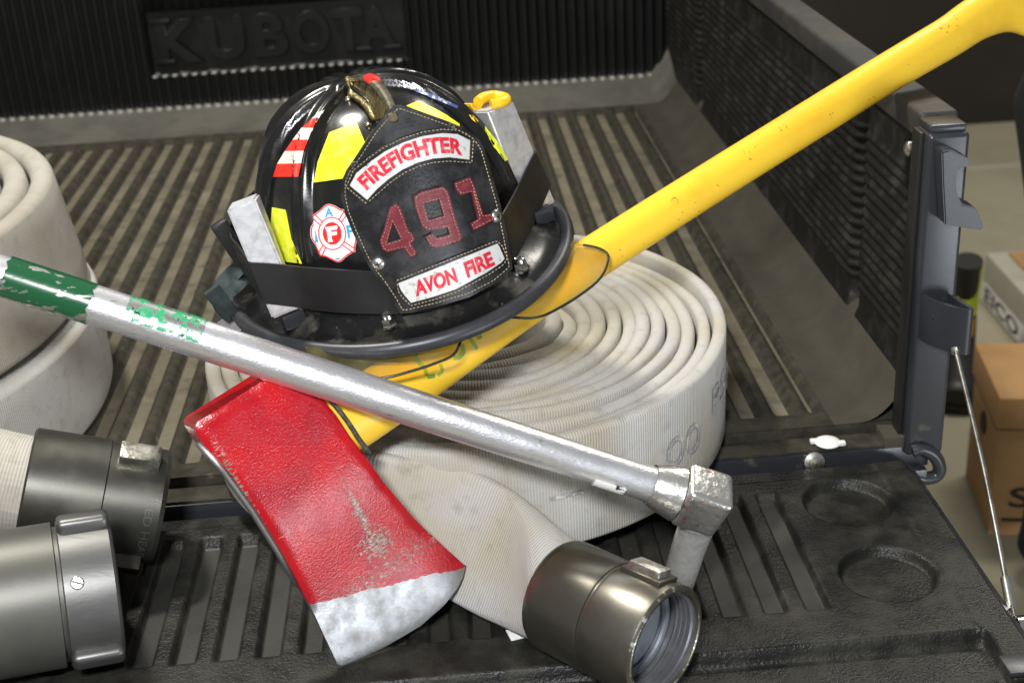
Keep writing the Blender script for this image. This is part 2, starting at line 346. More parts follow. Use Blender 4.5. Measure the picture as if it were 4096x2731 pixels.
def grid_faces(n, m, closed_m=False, off=0):
    Fc = []
    for i in range(n - 1):
        for j in range(m if closed_m else m - 1):
            a = off + i * m + j; b = off + i * m + (j + 1) % m
            Fc.append((a, b, b + m, a + m))
    return Fc
def sheet(name, P, mat, par=None, sharp=None, uvs=None):
    """P: array n x m x 3"""
    n, m = P.shape[:2]
    return mesh(name, P.reshape(-1, 3), grid_faces(n, m), mat, par, True, uvs, sharp)
def bevel_box(bm, M4, size, bev=.001, seg=2):
    r = bmesh.ops.create_cube(bm, size=1, matrix=M4 @ Matrix.Diagonal((*size, 1)))
    if bev:
        es = set(e for v in r['verts'] for e in v.link_edges)
        bmesh.ops.bevel(bm, geom=list(es), offset=bev, segments=seg, affect='EDGES', profile=.6)
def frame(o, x, y, z):
    m = Matrix.Identity(4)
    for i in range(3):
        m[i][0] = x[i]; m[i][1] = y[i]; m[i][2] = z[i]; m[i][3] = o[i]
    return m
def box(name, c, size, mat, par=None, bev=.002, axes=None, seg=2):
    bm = bmesh.new()
    ax = axes or ((1, 0, 0), (0, 1, 0), (0, 0, 1))
    bevel_box(bm, frame(c, *ax), size, bev, seg)
    return from_bm(name, bm, mat, par)
def frames(path, up=(0, 0, 1)):
    P = np.asarray(path, float); T = np.gradient(P, axis=0); T /= np.linalg.norm(T, axis=1)[:, None]
    U = []; u = np.array(up, float)
    for t in T:
        u = u - np.dot(u, t) * t
        if np.linalg.norm(u) < 1e-6: u = np.cross(t, [1, 0, 0])
        u = u / np.linalg.norm(u); U.append(u.copy())
    U = np.array(U); S = np.cross(T, U); return P, T, U, S
def tube_data(path, rad, K=14, caps=True, up=(0, 0, 1), rad2=None):
    P, T, U, S = frames(path, up); n = len(P)
    r1 = np.broadcast_to(np.asarray(rad, float), (n,)); r2 = r1 if rad2 is None else np.broadcast_to(np.asarray(rad2, float), (n,))
    a = np.linspace(0, 2 * np.pi, K, endpoint=False)
    V = P[:, None] + r1[:, None, None] * np.cos(a)[None, :, None] * U[:, None] + r2[:, None, None] * np.sin(a)[None, :, None] * S[:, None]
    V = V.reshape(-1, 3); Fc = grid_faces(n, K, True)
    if caps:
        Fc.append(tuple(range(K))[::-1]); Fc.append(tuple((n - 1) * K + j for j in range(K)))
    return V, Fc
def tube(name, path, rad, mat, par=None, K=14, caps=True, up=(0, 0, 1), rad2=None, sharp=60):
    V, Fc = tube_data(path, rad, K, caps, up, rad2)
    return mesh(name, V, Fc, mat, par, True, None, sharp)
def lathe_data(o, axis, prof, K=64, ref=(0, 0, 1), wob=None):
    """prof: list of (s, r) along axis"""
    o = np.asarray(o, float); t = nrm(axis); u = np.array(ref, float); u = nrm(u - np.dot(u, t) * t); s = np.cross(t, u)
    a = np.linspace(0, 2 * np.pi, K, endpoint=False)
    V = []
    for (d, r) in prof:
        for x in a: V.append(o + t * d + r * (math.cos(x) * u + math.sin(x) * s))
    return np.array(V), grid_faces(len(prof), K, True)
def lathe(name, o, axis, prof, mat, par=None, K=64, sharp=35, ref=(0, 0, 1)):
    V, Fc = lathe_data(o, axis, prof, K, ref); return mesh(name, V, Fc, mat, par, True, None, sharp)
def catmull(pts, n=8, closed=False):
    P = [np.asarray(p, float) for p in pts]; out = []
    N = len(P)
    for i in range(N if closed else N - 1):
        if closed: p0, p1, p2, p3 = P[i - 1], P[i], P[(i + 1) % N], P[(i + 2) % N]
        else: p0 = P[max(i - 1, 0)]; p1 = P[i]; p2 = P[i + 1]; p3 = P[min(i + 2, N - 1)]
        for j in range(n):
            t = j / n
            out.append(.5 * ((2 * p1) + (-p0 + p2) * t + (2 * p0 - 5 * p1 + 4 * p2 - p3) * t * t + (-p0 + 3 * p1 - 3 * p2 + p3) * t ** 3))
    if not closed: out.append(P[-1])
    return np.array(out)
def sstep(e0, e1, x):
    t = np.clip((x - e0) / (e1 - e0), 0, 1); return t * t * (3 - 2 * t)

# decals: pixels cast on a surface -----------------------------------------------------------
class Surf:
    def __init__(s, V, Fc):
        s.t = BVHTree.FromPolygons([tuple(map(float, v)) for v in V], [tuple(map(int, f)) for f in Fc], epsilon=0)
    def hit(s, u, v, off=0.0):
        d = nrm(ray(u, v)); p, n, i, t = s.t.ray_cast(Vector(CP), Vector(d))
        if p is None:
            return None
        if n.dot(Vector(d)) > 0: n = -n
        return np.array(p) + np.array(n) * off, np.array(n)
def resample(poly, step, closed=True):
    P = [np.asarray(p, float) for p in poly]; out = []
    for i in range(len(P) if closed else len(P) - 1):
        a = P[i]; b = P[(i + 1) % len(P)]; n = max(1, int(np.hypot(*(b - a)) / step))
        for j in range(n): out.append(a + (b - a) * j / n)
    if not closed: out.append(P[-1])
    return out
def cdt_fill(outer, holes=(), step=8., inner=True):
    """triangulate a 2-D outline with inside points; returns verts2d, faces"""
    loops = [resample(outer, step)] + [resample(h, step) for h in holes]
    V = []; E = []
    for lp in loops:
        b = len(V); V += [Vector(p) for p in lp]; E += [(b + i, b + (i + 1) % len(lp)) for i in range(len(lp))]
    def inside(p, lp):
        c = False; n = len(lp)
        for i in range(n):
            a = lp[i]; b = lp[i - 1]
            if (a[1] > p[1]) != (b[1] > p[1]) and p[0] < (b[0] - a[0]) * (p[1] - a[1]) / (b[1] - a[1]) + a[0]: c = not c
        return c
    if inner:
        A = np.array(loops[0]); mn = A.min(0); mx = A.max(0)
        ys = np.arange(mn[1] + step / 2, mx[1], step)
        for r, y in enumerate(ys):
            for x in np.arange(mn[0] + (step / 2 if r % 2 else step), mx[0], step):
                if inside((x, y), loops[0]) and not any(inside((x, y), h) for h in loops[1:]):
                    if min(np.min(np.hypot(*(np.array(lp) - (x, y)).T)) for lp in loops) > step * .45: V.append(Vector((x, y)))
    r = delaunay_2d_cdt(V, E, [], 1 if not holes else 0, 1e-6)
    vs = [(p.x, p.y) for p in r[0]]; fs = []
    for f in r[2]:
        c = np.mean([vs[i] for i in f], axis=0)
        if inside(c, loops[0]) and not any(inside(c, h) for h in loops[1:]): fs.append(tuple(f))
    return vs, fs
def plate(name, surf, outer, mat, par=None, off=.0, thick=0., holes=(), step=8., sharp=50):
    """a plate lying on surf, its outline given in pixels, with its own thickness"""
    vs, fs = cdt_fill(outer, holes, step)
    top = []; ok = []
    for (u, v) in vs:
        h = surf.hit(u, v)
        ok.append(h is not None); top.append(h if h else (np.zeros(3), np.array([0, 0, 1.])))
    fs = [f for f in fs if all(ok[i] for i in f)]
    V = [p + n * (off + thick) for p, n in top]; n0 = len(V)
    # orient towards the camera
    F2 = []
    for f in fs:
        a, b, c = V[f[0]], V[f[1]], V[f[2]]
        F2.append(tuple(f) if np.dot(np.cross(b - a, c - a), CP - a) > 0 else tuple(f)[::-1])
    if thick > 0:
        cnt = {}
        for f in F2:
            for i in range(len(f)): cnt[(f[i], f[(i + 1) % len(f)])] = 1
        V += [p + n * off for p, n in top]
        for (a, b) in list(cnt):
            if (b, a) not in cnt: F2.append((b, a, a + n0, b + n0))
    return mesh(name, V, F2, mat, par, True, None, sharp)
def stroke(surf, pts, width, off, V, Fc, closed=False, step=4.):
    """ribbon along a pixel polyline, appended to V, Fc"""
    P = resample(pts, step, closed); n = len(P); b = len(V)
    for i in range(n):
        a = P[i - 1] if (i or closed) else P[i]; c = P[(i + 1) % n] if (i < n - 1 or closed) else P[i]
        t = nrm(c - a); q = np.array([-t[1], t[0]]) * width / 2
        for s in (-1, 1):
            h = surf.hit(*(P[i] + s * q), off); V.append(h[0] if h else (V[-1] if len(V) > b else np.zeros(3)))
    for i in range(n if closed else n - 1):
        j = (i + 1) % n; f = (b + 2 * i, b + 2 * i + 1, b + 2 * j + 1, b + 2 * j)
        Fc.append(f)
def stitches(surf, pts, V, Fc, closed=True, pitch=8.5, ln=6.2, wd=2.0, off=.0006, hgt=.0006):
    P = [np.asarray(p, float) for p in pts]
    if closed: P.append(P[0])
    seg = [np.hypot(*(P[i + 1] - P[i])) for i in range(len(P) - 1)]; tot = sum(seg); d = 0.
    def at(d):
        for i, s in enumerate(seg):
            if d <= s or i == len(seg) - 1: return P[i] + (P[i + 1] - P[i]) * min(d / s, 1)
            d -= s
    while d + ln < tot:
        a = at(d); b = at(d + ln); t = nrm(b - a); q = np.array([-t[1], t[0]]) * wd / 2; q = q + t * 0
        ring = [a, a + t * ln * .2 + q, b - t * ln * .2 + q, b, b - t * ln * .2 - q, a + t * ln * .2 - q]
        hs = [surf.hit(*p, off) for p in ring] + [surf.hit(*((a + b) / 2), off + hgt)]
        if all(h is not None for h in hs):
            base = len(V); V += [h[0] for h in hs]
            for i in range(6): Fc.append((base + i, base + (i + 1) % 6, base + 6))
        d += pitch * random.uniform(.92, 1.08)
def text_tris(body, bold=0., spacing=1.):
    """flat text as 2-D vertices and faces, normalised to width 0..1 and height 0..1"""
    c = bpy.data.curves.new('text', 'FONT'); c.body = body; c.offset = bold; c.space_character = spacing; c.resolution_u = 4
    o = bpy.data.objects.new('text', c); COL.objects.link(o)
    dg = bpy.context.evaluated_depsgraph_get(); me = bpy.data.meshes.new_from_object(o.evaluated_get(dg))
    V = np.array([(v.co.x, v.co.y) for v in me.vertices]); Fc = [tuple(p.vertices) for p in me.polygons]
    bpy.data.objects.remove(o); bpy.data.curves.remove(c); bpy.data.meshes.remove(me)
    mn = V.min(0); mx = V.max(0)
    return (V - mn) / (mx - mn), Fc
def polyat(P, t):
    P = np.asarray(P, float); d = np.r_[0, np.cumsum(np.hypot(*np.diff(P, axis=0).T))]; d /= d[-1]
    return np.array([np.interp(t, d, P[:, 0]), np.interp(t, d, P[:, 1])])
def text_warp(surf, body, bottom, top, off, bold=.02, spacing=1.):
    V2, Fc = text_tris(body, bold, spacing); V = []; F2 = []
    for (x, y) in V2:
        q = polyat(bottom, x) * (1 - y) + polyat(top, x) * y
        h = surf.hit(*q, off); V.append(h[0] if h else np.zeros(3))
    for f in Fc:
        a, b, c = V[f[0]], V[f[1]], V[f[2]]
        if np.linalg.norm(a) < 1e-9: continue
        F2.append(f if np.dot(np.cross(b - a, c - a), CP - a) > 0 else f[::-1])
    return V, F2
def orient(V, Fc):
    out = []
    for f in Fc:
        a, b, c = np.array(V[f[0]]), np.array(V[f[1]]), np.array(V[f[2]])
        out.append(f if np.dot(np.cross(b - a, c - a), CP - a) > 0 else f[::-1])
    return out

# ================================================================== TRUCK BED (one thing with parts)
TG = -.020                                   # tailgate liner surface
bed = thing('truck_bed', (0, 1.12, -.05), 'black utility truck bed with ribbed plastic liner and lowered tailgate carrying the fire gear', 'truck bed')
PITCH = .0347
def chan(x, x0, half=.0078, wall=.0035, PITCH=PITCH):
    """0 on a ridge, 1 in a channel; channels every PITCH, centred on x0"""
    d = np.abs((x - x0 + PITCH / 2) % PITCH - PITCH / 2)
    return 1 - sstep(half, half + wall, d)

# floor liner
def floor_z(x, y):
    z = -.010 * chan(x, -.686 + .0, .0085, .004) * sstep(1.175, 1.195, y) * (1 - sstep(2.36, 2.385, y)) * (1 - sstep(.352, .356, x))
    z = z + .045 * sstep(2.38, 2.55, y) ** 1.6              # cove up to the headboard
    z = z + .05 * sstep(.375, .445, x) ** 2
    return z
xs = np.unique(np.round(np.r_[np.arange(-.95, .36, PITCH / 10), np.arange(.36, .4451, .006)], 5))
ys = np.r_[1.150, np.linspace(1.172, 1.20, 7), np.linspace(1.25, 2.3, 14), np.linspace(2.35, 2.4, 8), np.linspace(2.42, 2.53, 10)]
X, Y = np.meshgrid(xs, ys, indexing='ij')
Pf = np.stack([X, Y, floor_z(X, Y)], -1); nf, mf = Pf.shape[:2]; Ff = grid_faces(nf, mf)
zf = Pf[..., 2].ravel(); yf = Pf[..., 1].ravel()
xf = Pf[..., 0].ravel()
fmi = [1 if max(zf[i] for i in f) < -.0085 else (2 if min(yf[i] for i in f) > 2.385 else (3 if min(xf[i] for i in f) > .3585 else 0)) for f in Ff]
mesh('floor_liner', Pf.reshape(-1, 3), Ff, 'liner', bed, True, None, 60, mats=['dust', 'cove', 'covew'], fm=fmi)
box('corner_filler', (.424, 1.30, -.0125), (.046, .36, .020), 'covew', bed, .001)
box('liner_edge', (-.26, 1.1525, -.008), (1.4, .005, .0145), 'liner', bed, .0015)

# headboard: vertical corrugation, plain plate, raised letters, ledge of scallops
HB = 2.50
hb_x = np.arange(-1.0, .43, .0178 / 8)
hb_z = np.r_[.022, .026, np.linspace(.032, .070, 5), .082, .084, .0865, .089, .092, np.linspace(.10, .19, 6), .196, .199, .202, .26, .36, .37]
X, Z = np.meshgrid(hb_x, hb_z, indexing='ij')
ph = np.abs(np.sin(np.pi * X / .0178)) ** .8
rec = sstep(-.516, -.512, X) * (1 - sstep(-.050, -.046, X)) * sstep(.0840, .0865, Z) * (1 - sstep(.200, .203, Z))
dep = .008 * ph * (1 - rec) - .016 * rec * 0
Yh = HB - dep * (1 - rec) + .010 * rec + .018 * sstep(.25, .37, Z) * 0
Yh = Yh - .004 * (1 - sstep(.022, .032, Z))
hbo = sheet('headboard', np.stack([X, Yh, Z], -1), 'head_liner', bed, sharp=None)
# bumps where the corrugation meets the cove and where the plate's lower ledge cuts it
bmS = bmesh.new()
for i, x in enumerate(np.arange(-1.0 + .0178 / 2, .40, .0178)):
    bmesh.ops.create_uvsphere(bmS, u_segments=8, v_segments=6, radius=.0062, matrix=Matrix.Translation((x, HB - .010, .024)) @ Matrix.Diagonal((1, 1.2, .8, 1)))
    if -.515 < x < -.048:
        bmesh.ops.create_uvsphere(bmS, u_segments=8, v_segments=6, radius=.0052, matrix=Matrix.Translation((x, HB - .003, .0835)) @ Matrix.Diagonal((1, 1.2, .55, 1)))
kind(from_bm('scallop_ledge', bmS, 'scal', hbo), 'stuff')
# raised letters
def letter(ch, x0, x1, z0, z1, bold):
    c = bpy.data.curves.new('l', 'FONT'); c.body = ch; c.offset = bold; c.extrude = .010; c.bevel_depth = .010; c.bevel_resolution = 1; c.resolution_u = 5
    c.extrude = .03
    o = bpy.data.objects.new('l', c); COL.objects.link(o)
    me = bpy.data.meshes.new_from_object(o.evaluated_get(bpy.context.evaluated_depsgraph_get()))
    bpy.data.objects.remove(o)
    co = np.array([v.co[:] for v in me.vertices]); mn = co.min(0); mx = co.max(0)
    q = (co - mn) / (mx - mn)
    for v, p in zip(me.vertices, q):
        v.co = (x0 + p[0] * (x1 - x0), HB + .009 - p[2] * .011, z0 + p[1] * (z1 - z0))
    me.materials.append(MT['head_liner']); me.name = 'letter'
    lo = bpy.data.objects.new('letter', me); COL.objects.link(lo); parent(lo, hbo); return lo
lx = [(-.500, -.418), (-.410, -.340), (-.328, -.262), (-.256, -.186), (-.182, -.124), (-.138, -.066)]
for ch, (a, b) in zip('KUBOTA', lx):
    letter(ch, a, b, .105, .184, .035)
# slab serifs of the K and A
for (cx, wd, z) in ((-.488, .036, .1815), (-.488, .036, .108), (-.075, .034, .108), (-.128, .03, .108)):
    box('serif', (cx, HB + .002, z), (wd, .011, .009), 'head_liner', hbo, .002)

# right side wall: fine horizontal ribs, two deep vertical grooves, sloped top
wy = np.unique(np.round(np.r_[np.linspace(1.125, 1.30, 10), np.linspace(1.30, 1.375, 22), np.linspace(1.40, 2.12, 12), np.linspace(2.13, 2.24, 22), np.linspace(2.26, 2.53, 8)], 5))
wz = np.r_[np.linspace(0.02, .06, 8), np.arange(.064, .262, .0014), np.linspace(.265, .298, 5)]
Yw, Zw = np.meshgrid(wy, wz, indexing='ij')
gr = np.exp(-((Yw - 1.335) / .010) ** 2) + np.exp(-((Yw - 2.195) / .014) ** 2)
gr *= sstep(.035, .05, Zw) * (1 - sstep(.30, .33, Zw))
rib = (.5 + .5 * np.sin(2 * np.pi * Zw / .0118)) ** 1.0 * sstep(.062, .075, Zw) * (1 - sstep(.235, .25, Zw))
base = .405 + .035 * np.clip((Zw - .02) / .05, 0, 1) ** .6 * (1 - 0) - .012 * sstep(.05, .30, Zw) - .003
base = .432 - .030 * (1 - np.clip(Zw / .055, 0, 1)) ** 2
Xw = base - .0030 * rib + .014 * gr
sheet('side_wall', np.stack([Xw, Yw, Zw], -1), 'wall_liner', bed)
# top rail
bm = bmesh.new()
bevel_box(bm, Matrix.Translation((.4445, 1.845, .290)), (.036, 1.37, .026), .005, 3)
from_bm('top_rail', bm, 'rail', bed)
box('outer_panel', (.458, 1.835, .12), (.010, 1.39, .32), 'post', bed, .002)

# sill between floor and tailgate
box('sill', (-.27, 1.1375, -.0245), (1.43, .036, .023), 'post', bed, .002)
box('sill_lip', (-.27, 1.1345, -.0115), (1.37, .026, .003), 'liner', bed, .001)
box('hinge_rail', (-.27, 1.112, -.058), (1.42, .010, .05), 'post', bed, .002)
# corner post with its fittings
po = box('corner_post', (.4375, 1.131, .138), (.036, .034, .316), 'post', bed, .004, seg=3)
box('post_cap', (.4375, 1.134, .299), (.033, .030, .008), 'post', po, .003)
box('post_seam', (.4175, 1.136, .14), (.004, .02, .31), 'blackrub', po, .001)
lathe('bolt', (.4165, 1.155, .272), (-1, 0, 0), [(-.002, .007), (.001, .007), (.003, .005), (.004, .0001)], 'zinc', po, 16)
# latch hook: outline in (x, z), pressed from plate
def slab(name, pts, y0, y1, mat, par, bev=.001):
    bm = bmesh.new()
    vs = [bm.verts.new((x, y0, z)) for x, z in pts]
    f = bm.faces.new(vs); r = bmesh.ops.extrude_face_region(bm, geom=[f])
    for v in r['geom']:
        if isinstance(v, bmesh.types.BMVert): v.co.y = y1
    if bev: bmesh.ops.bevel(bm, geom=list(bm.edges), offset=bev, segments=2, affect='EDGES')
    return from_bm(name, bm, mat, par)
def pxz(pts, y): return [tuple(ony(u, v, y)[[0, 2]]) for u, v in pts]
hk = pxz([(2158, 345), (2178, 340), (2222, 362), (2220, 378), (2196, 384), (2190, 405), (2192, 440), (2205, 465), (2228, 470), (2240, 478), (2254, 515), (2250, 526), (2205, 518), (2165, 512), (2160, 420)], 1.10)
slab('latch_hook', hk, 1.094, 1.115, 'post', po, .0012)
# cable bracket: a bent strap
bk = [onz(2132, 650, .115)]
bx0 = ony(2138, 715, 1.10); bx1 = ony(2212, 740, 1.085)
bpath = [np.array([.424, 1.114, .128]), np.array([.430, 1.100, .127]), np.array([.446, 1.084, .125]), np.array([.4555, 1.081, .124]), np.array([.4575, 1.088, .124]), np.array([.448, 1.112, .126])]
Pb = catmull(bpath, 5)
V = []; 
for p in Pb:
    V += [p + np.array([0, 0, .020]), p - np.array([0, 0, .024])]
Vb, Fb = [], []
cen = Pb.mean(0)
for p in Pb:
    d = nrm((p - cen) * np.array([1, 1, 0])) * .0022
    for q in (p - d + [0, 0, .020], p + d + [0, 0, .020], p + d - [0, 0, .024], p - d - [0, 0, .024]): Vb.append(q)
Fb = grid_faces(len(Pb), 4, True) + [(0, 1, 2, 3), tuple(len(Vb) - 4 + i for i in (3, 2, 1, 0))]
mesh('cable_bracket', Vb, Fb, 'post', po, True, None, 30)
lathe('rivet', ony(2157, 728, 1.098), (-.3, -1, 0), [(-.004, .007), (0, .0068), (.002, .005), (.003, .0001)], 'post', po, 16)

# tailgate liner, a pressed sheet
def tail_z(x, y):
    z = np.full_like(x, TG)
    ch = chan(x, -.269, .0076, .0032, .03388)
    ch = ch * sstep(.886, .892, y) * (1 - sstep(1.062, 1.072, y)) * (1 - sstep(.287, .289, x))
    z -= .0085 * ch
    for (cx, cy) in ((.342, .928), (.3425, 1.042)):
        d = np.hypot(x - cx, y - cy); z -= .0095 * (1 - sstep(.0368, .0405, d))
    z -= .013 * (1 - sstep(.838, .845, y)) * (1 - sstep(.389, .393, x))
    z -= .008 * (1 - sstep(.788, .796, y))
    z += .0015 * sstep(.384, .388, x - .0 * y)
    z -= .003 * sstep(1.088, 1.092, y)
    z -= .02 * sstep(.415, .420, x) ** 2
    return z
xs = np.unique(np.round(np.r_[np.arange(-.62, .30, .0017), np.arange(.30, .4201, .0017)], 5)); ys = np.arange(.735, 1.1101, .0019)
X, Y = np.meshgrid(xs, ys, indexing='ij')
Pt = np.stack([X, Y, tail_z(X, Y)], -1); nt_, mt_ = Pt.shape[:2]; Ft_ = grid_faces(nt_, mt_); zt_ = Pt[..., 2].ravel(); yt_ = Pt[..., 1].ravel()
fmi = [1 if (max(zt_[i] for i in f) < TG - .0078 and yt_[f[0]] > .86 and Pt[..., 0].ravel()[f[0]] < .292) else 0 for f in Ft_]
tg = mesh('tailgate', Pt.reshape(-1, 3), Ft_, 'tailgate', bed, True, None, None, mats=['tailsmooth'], fm=fmi)
box('tailgate_frame', (-.1, .921, TG - .034), (1.03, .36, .02), 'post', tg, .002)
V = [(.4185, .74, TG - .004), (.4185, 1.108, TG - .004), (.426, 1.108, TG - .010), (.426, .74, TG - .010), (.4185, .74, TG - .045), (.426, .74, TG - .045), (.4185, 1.108, TG - .045), (.426, 1.108, TG - .045)]
mesh('side_flange', V, [(0, 3, 2, 1), (3, 5, 7, 2), (0, 4, 5, 3), (1, 2, 7, 6), (4, 6, 7, 5)], 'post', tg, False)
p = onz(1957, 1103, TG); lathe('plug', p, (0, 0, 1), [(-.002, .009), (.001, .009), (.002, .0075), (.0015, .002), (.0005, .0001)], 'blackrub', tg, 18)
p = onz(2118, 1166, TG); lathe('plug', p, (0, 0, 1), [(.0005, .0075), (.001, .005), (.0005, .0001)], 'blackrub', tg, 18)
p = onz(2351, 1527, TG); lathe('bolt', p + np.array([0, 0, .002]), (0, 0, 1), [(-.002, .011), (.003, .011), (.006, .008), (.0075, .0001)], 'chrome', tg, 20)
p = onz(2338, 1520, TG); box('corner_plate', p + np.array([.008, -.004, .0005]), (.04, .022, .004), 'post', tg, .001)
# bolt and hinge loop
p = ony(1870, 1061, 1.117); lathe('bolt', p, (0, -1, .3), [(-.004, .010), (.002, .010), (.003, .006), (.006, .006), (.007, .0001)], 'zinc', bed, 16)
hp = [ony(u, v, 1.112) for u, v in [(2095, 1035), (2118, 1030), (2145, 1045), (2158, 1072), (2150, 1092), (2120, 1098), (2096, 1090)]]
tube('hinge_loop', catmull(hp, 6), .0065, 'post', bed, 12)
# cable
ca = ony(2192, 792, 1.088); cb = np.array([.435, .852, TG - .018]) ; cb = onx(2316, 1362, .430)
cpath = catmull([ca, ca * .5 + cb * .5 + np.array([.004, 0, -.006]), cb], 12)
cab = tube('tailgate_cable', cpath, .0021, 'zinc', bed, 10)
d = nrm(cb - cpath[-4])
tube('ferrule', [ca + nrm(cpath[0] - cpath[4]) * .006, ca, ca - nrm(cpath[0] - cpath[4]) * .008], .0048, 'zinc', cab, 6)
tube('ferrule', [cb - d * .014, cb, cb + d * .014], .0042, 'zinc', cab, 6)
e = cb + d * .03
tube('cable_eye', [cb + d * .012, e], .006, 'zinc', cab, 8, rad2=.002)
lathe('stud', e + np.array([-.012, 0, 0]), (1, 0, 0), [(0, .006), (.012, .006), (.013, .010), (.020, .010), (.021, .005), (.032, .005), (.033, .0001)], 'chrome', cab, 16)

# ================================================================== HOSES
def stadium(a, b, K=7, S=4):
    """points of a stadium, half height a (second coordinate), half width b"""
    pts = []
    q = .72 + .28 * min(b / a, 1) ** 2; s = max(a - b * q, 0)
    for i in range(K):
        t = math.pi * i / (K - 1); pts.append((b * math.cos(t), s + b * q * math.sin(t)))
    for i in range(1, S + 1): pts.append((-b, s - 2 * s * i / (S + 1)))
    for i in range(K):
        t = math.pi + math.pi * i / (K - 1); pts.append((b * math.cos(t), -s + b * q * math.sin(t)))
    for i in range(1, S + 1): pts.append((b, -s + 2 * s * i / (S + 1)))
    return np.array(pts)
def hose(name, C, A, B, mat, par, U=None, caps=True):
    C = np.asarray(C, float); n = len(C)
    T = np.gradient(C, axis=0); T /= np.linalg.norm(T, axis=1)[:, None]
    V = []; uv = []; d = 0
    for i in range(n):
        u = np.array([0, 0, 1.]) if U is None else U[i]
        nn = nrm(np.cross(T[i], u)); u = nrm(np.cross(nn, T[i]))
        st = stadium(A[i], B[i]); K = len(st)
        if i: d += np.linalg.norm(C[i] - C[i - 1])
        per = np.r_[0, np.cumsum(np.hypot(*np.diff(st, axis=0).T))]
        if i == 0: per0 = per
        for q, (x, y) in enumerate(st):
            V.append(C[i] + nn * x + u * y); uv.append((d, per0[q]))
    Fc = grid_faces(n, K, True)
    if caps: Fc += [tuple(range(K)), tuple((n - 1) * K + j for j in range(K))[::-1]]
    def setuv(me, ul):
        idx = np.empty(len(me.loops), dtype=np.int32); me.loops.foreach_get('vertex_index', idx)
        arr = np.array(uv, dtype=np.float32)[idx]
        # the seam column
        ls = 0
        tot = per0[-1] + np.hypot(*(stadium(A[0], B[0])[0] - stadium(A[0], B[0])[-1]))
        for p in me.polygons:
            if p.loop_total == 4:
                sl = slice(p.loop_start, p.loop_start + 4)
                if arr[sl, 1].max() - arr[sl, 1].min() > tot * .5:
                    q = arr[sl]; q[q[:, 1] < 1e-6, 1] = tot; arr[sl] = q
        ul.data.foreach_set('uv', arr.ravel())
    return mesh(name, V, Fc, mat, par, True, setuv)
def fbm(t, seed, n=4):
    r = np.random.RandomState(seed); o = 0
    for i in range(1, n + 1): o = o + np.sin(t * i * r.uniform(.6, 1.4) + r.uniform(0, 6.28)) / i
    return o
def spiral(c, R, rin, th, end, seed, ex=(1, 1), step=.03, amp=.0015):
    turns = (R - rin) / th
    ang = np.arange(end - turns * 2 * np.pi, end + 1e-6, step)
    r = R - th * (end - ang) / (2 * np.pi) + amp * fbm(ang, seed) * .5
    P = np.stack([c[0] + ex[0] * r * np.cos(ang), c[1] + ex[1] * r * np.sin(ang)], -1)
    return ang, P, r

def coupling_lug(name, o, axis, s, r, ang, ln, wd, ht, mat, par, ref=(0, 0, 1), bev=.002):
    t = nrm(axis); u = nrm(np.array(ref, float) - np.dot(ref, t) * t); sd = np.cross(t, u)
    rad = math.cos(ang) * u + math.sin(ang) * sd; tan = np.cross(t, rad)
    bm = bmesh.new(); bevel_box(bm, frame(np.asarray(o) + t * s + rad * (r + ht / 2 - .002), t, tan, rad), (ln, wd, ht + .004), bev, 2)
    return from_bm(name, bm, mat, par)

# centre roll ---------------------------------------------------------------------
RC = (.016, 1.215); RR = .255; HH = .108; TH = .0150
roll = thing('fire_hose_roll', (RC[0], RC[1], 0), 'off-white woven fire hose coiled flat under the helmet and axe handle', 'fire hose')
end = math.radians(246 + 360)
ang, P, r = spiral(RC, RR - .0065 + .006, .075, TH, end, 3, ex=(.985, 1.02), amp=.0034)
A = HH / 2 - .001 + .0022 * fbm(ang * .9, 8) * .5 + .0014 * fbm(ang * .31, 5) + .0006 * fbm(ang * 3.1, 9)
C3 = np.c_[P, A + .0008]
B3 = np.full(len(C3), .0069) + .0007 * fbm(ang * 1.3, 12)
# tail to the coupling
c0 = np.array([*P[-1], C3[-1, 2]]); t0 = nrm(np.r_[P[-1] - P[-3], 0])
ca0 = onz(1293, 1367, .0245); ca1 = onz(1532, 1480, .0255); cdir = nrm(ca1 - ca0)
c3 = ca0 + cdir * .010
tail = catmull([c0 - t0 * .02, c0, np.array([-.055, .966, .048]), np.array([-.010, .950, .038]), np.array([.028, .916, .029]), ca0 - cdir * .012, c3], 10)[11:]
n = len(tail); tt = np.linspace(0, 1, n)
k1 = sstep(.45, .98, tt)
At = A[-1] * (1 - k1) + .0400 * k1; Bt = .0069 * (1 - k1 ** 1.2) + .0400 * k1 ** 1.2
lean = .45 * np.sin(np.pi * np.clip(tt * 1.05, 0, 1)) ** 1.2
Uall = [np.array([0, 0, 1.])] * len(C3)
for i in range(n):
    tdir = nrm((tail[min(i + 1, n - 1)] - tail[max(i - 1, 0)])); nb = nrm(np.cross(tdir, [0, 0, 1.]))
    Uall.append(math.cos(lean[i]) * np.array([0, 0, 1.]) - math.sin(lean[i]) * nb)
hose('coil', np.r_[C3, tail], np.r_[A, At], np.r_[B3, Bt], 'hose', roll, U=Uall)
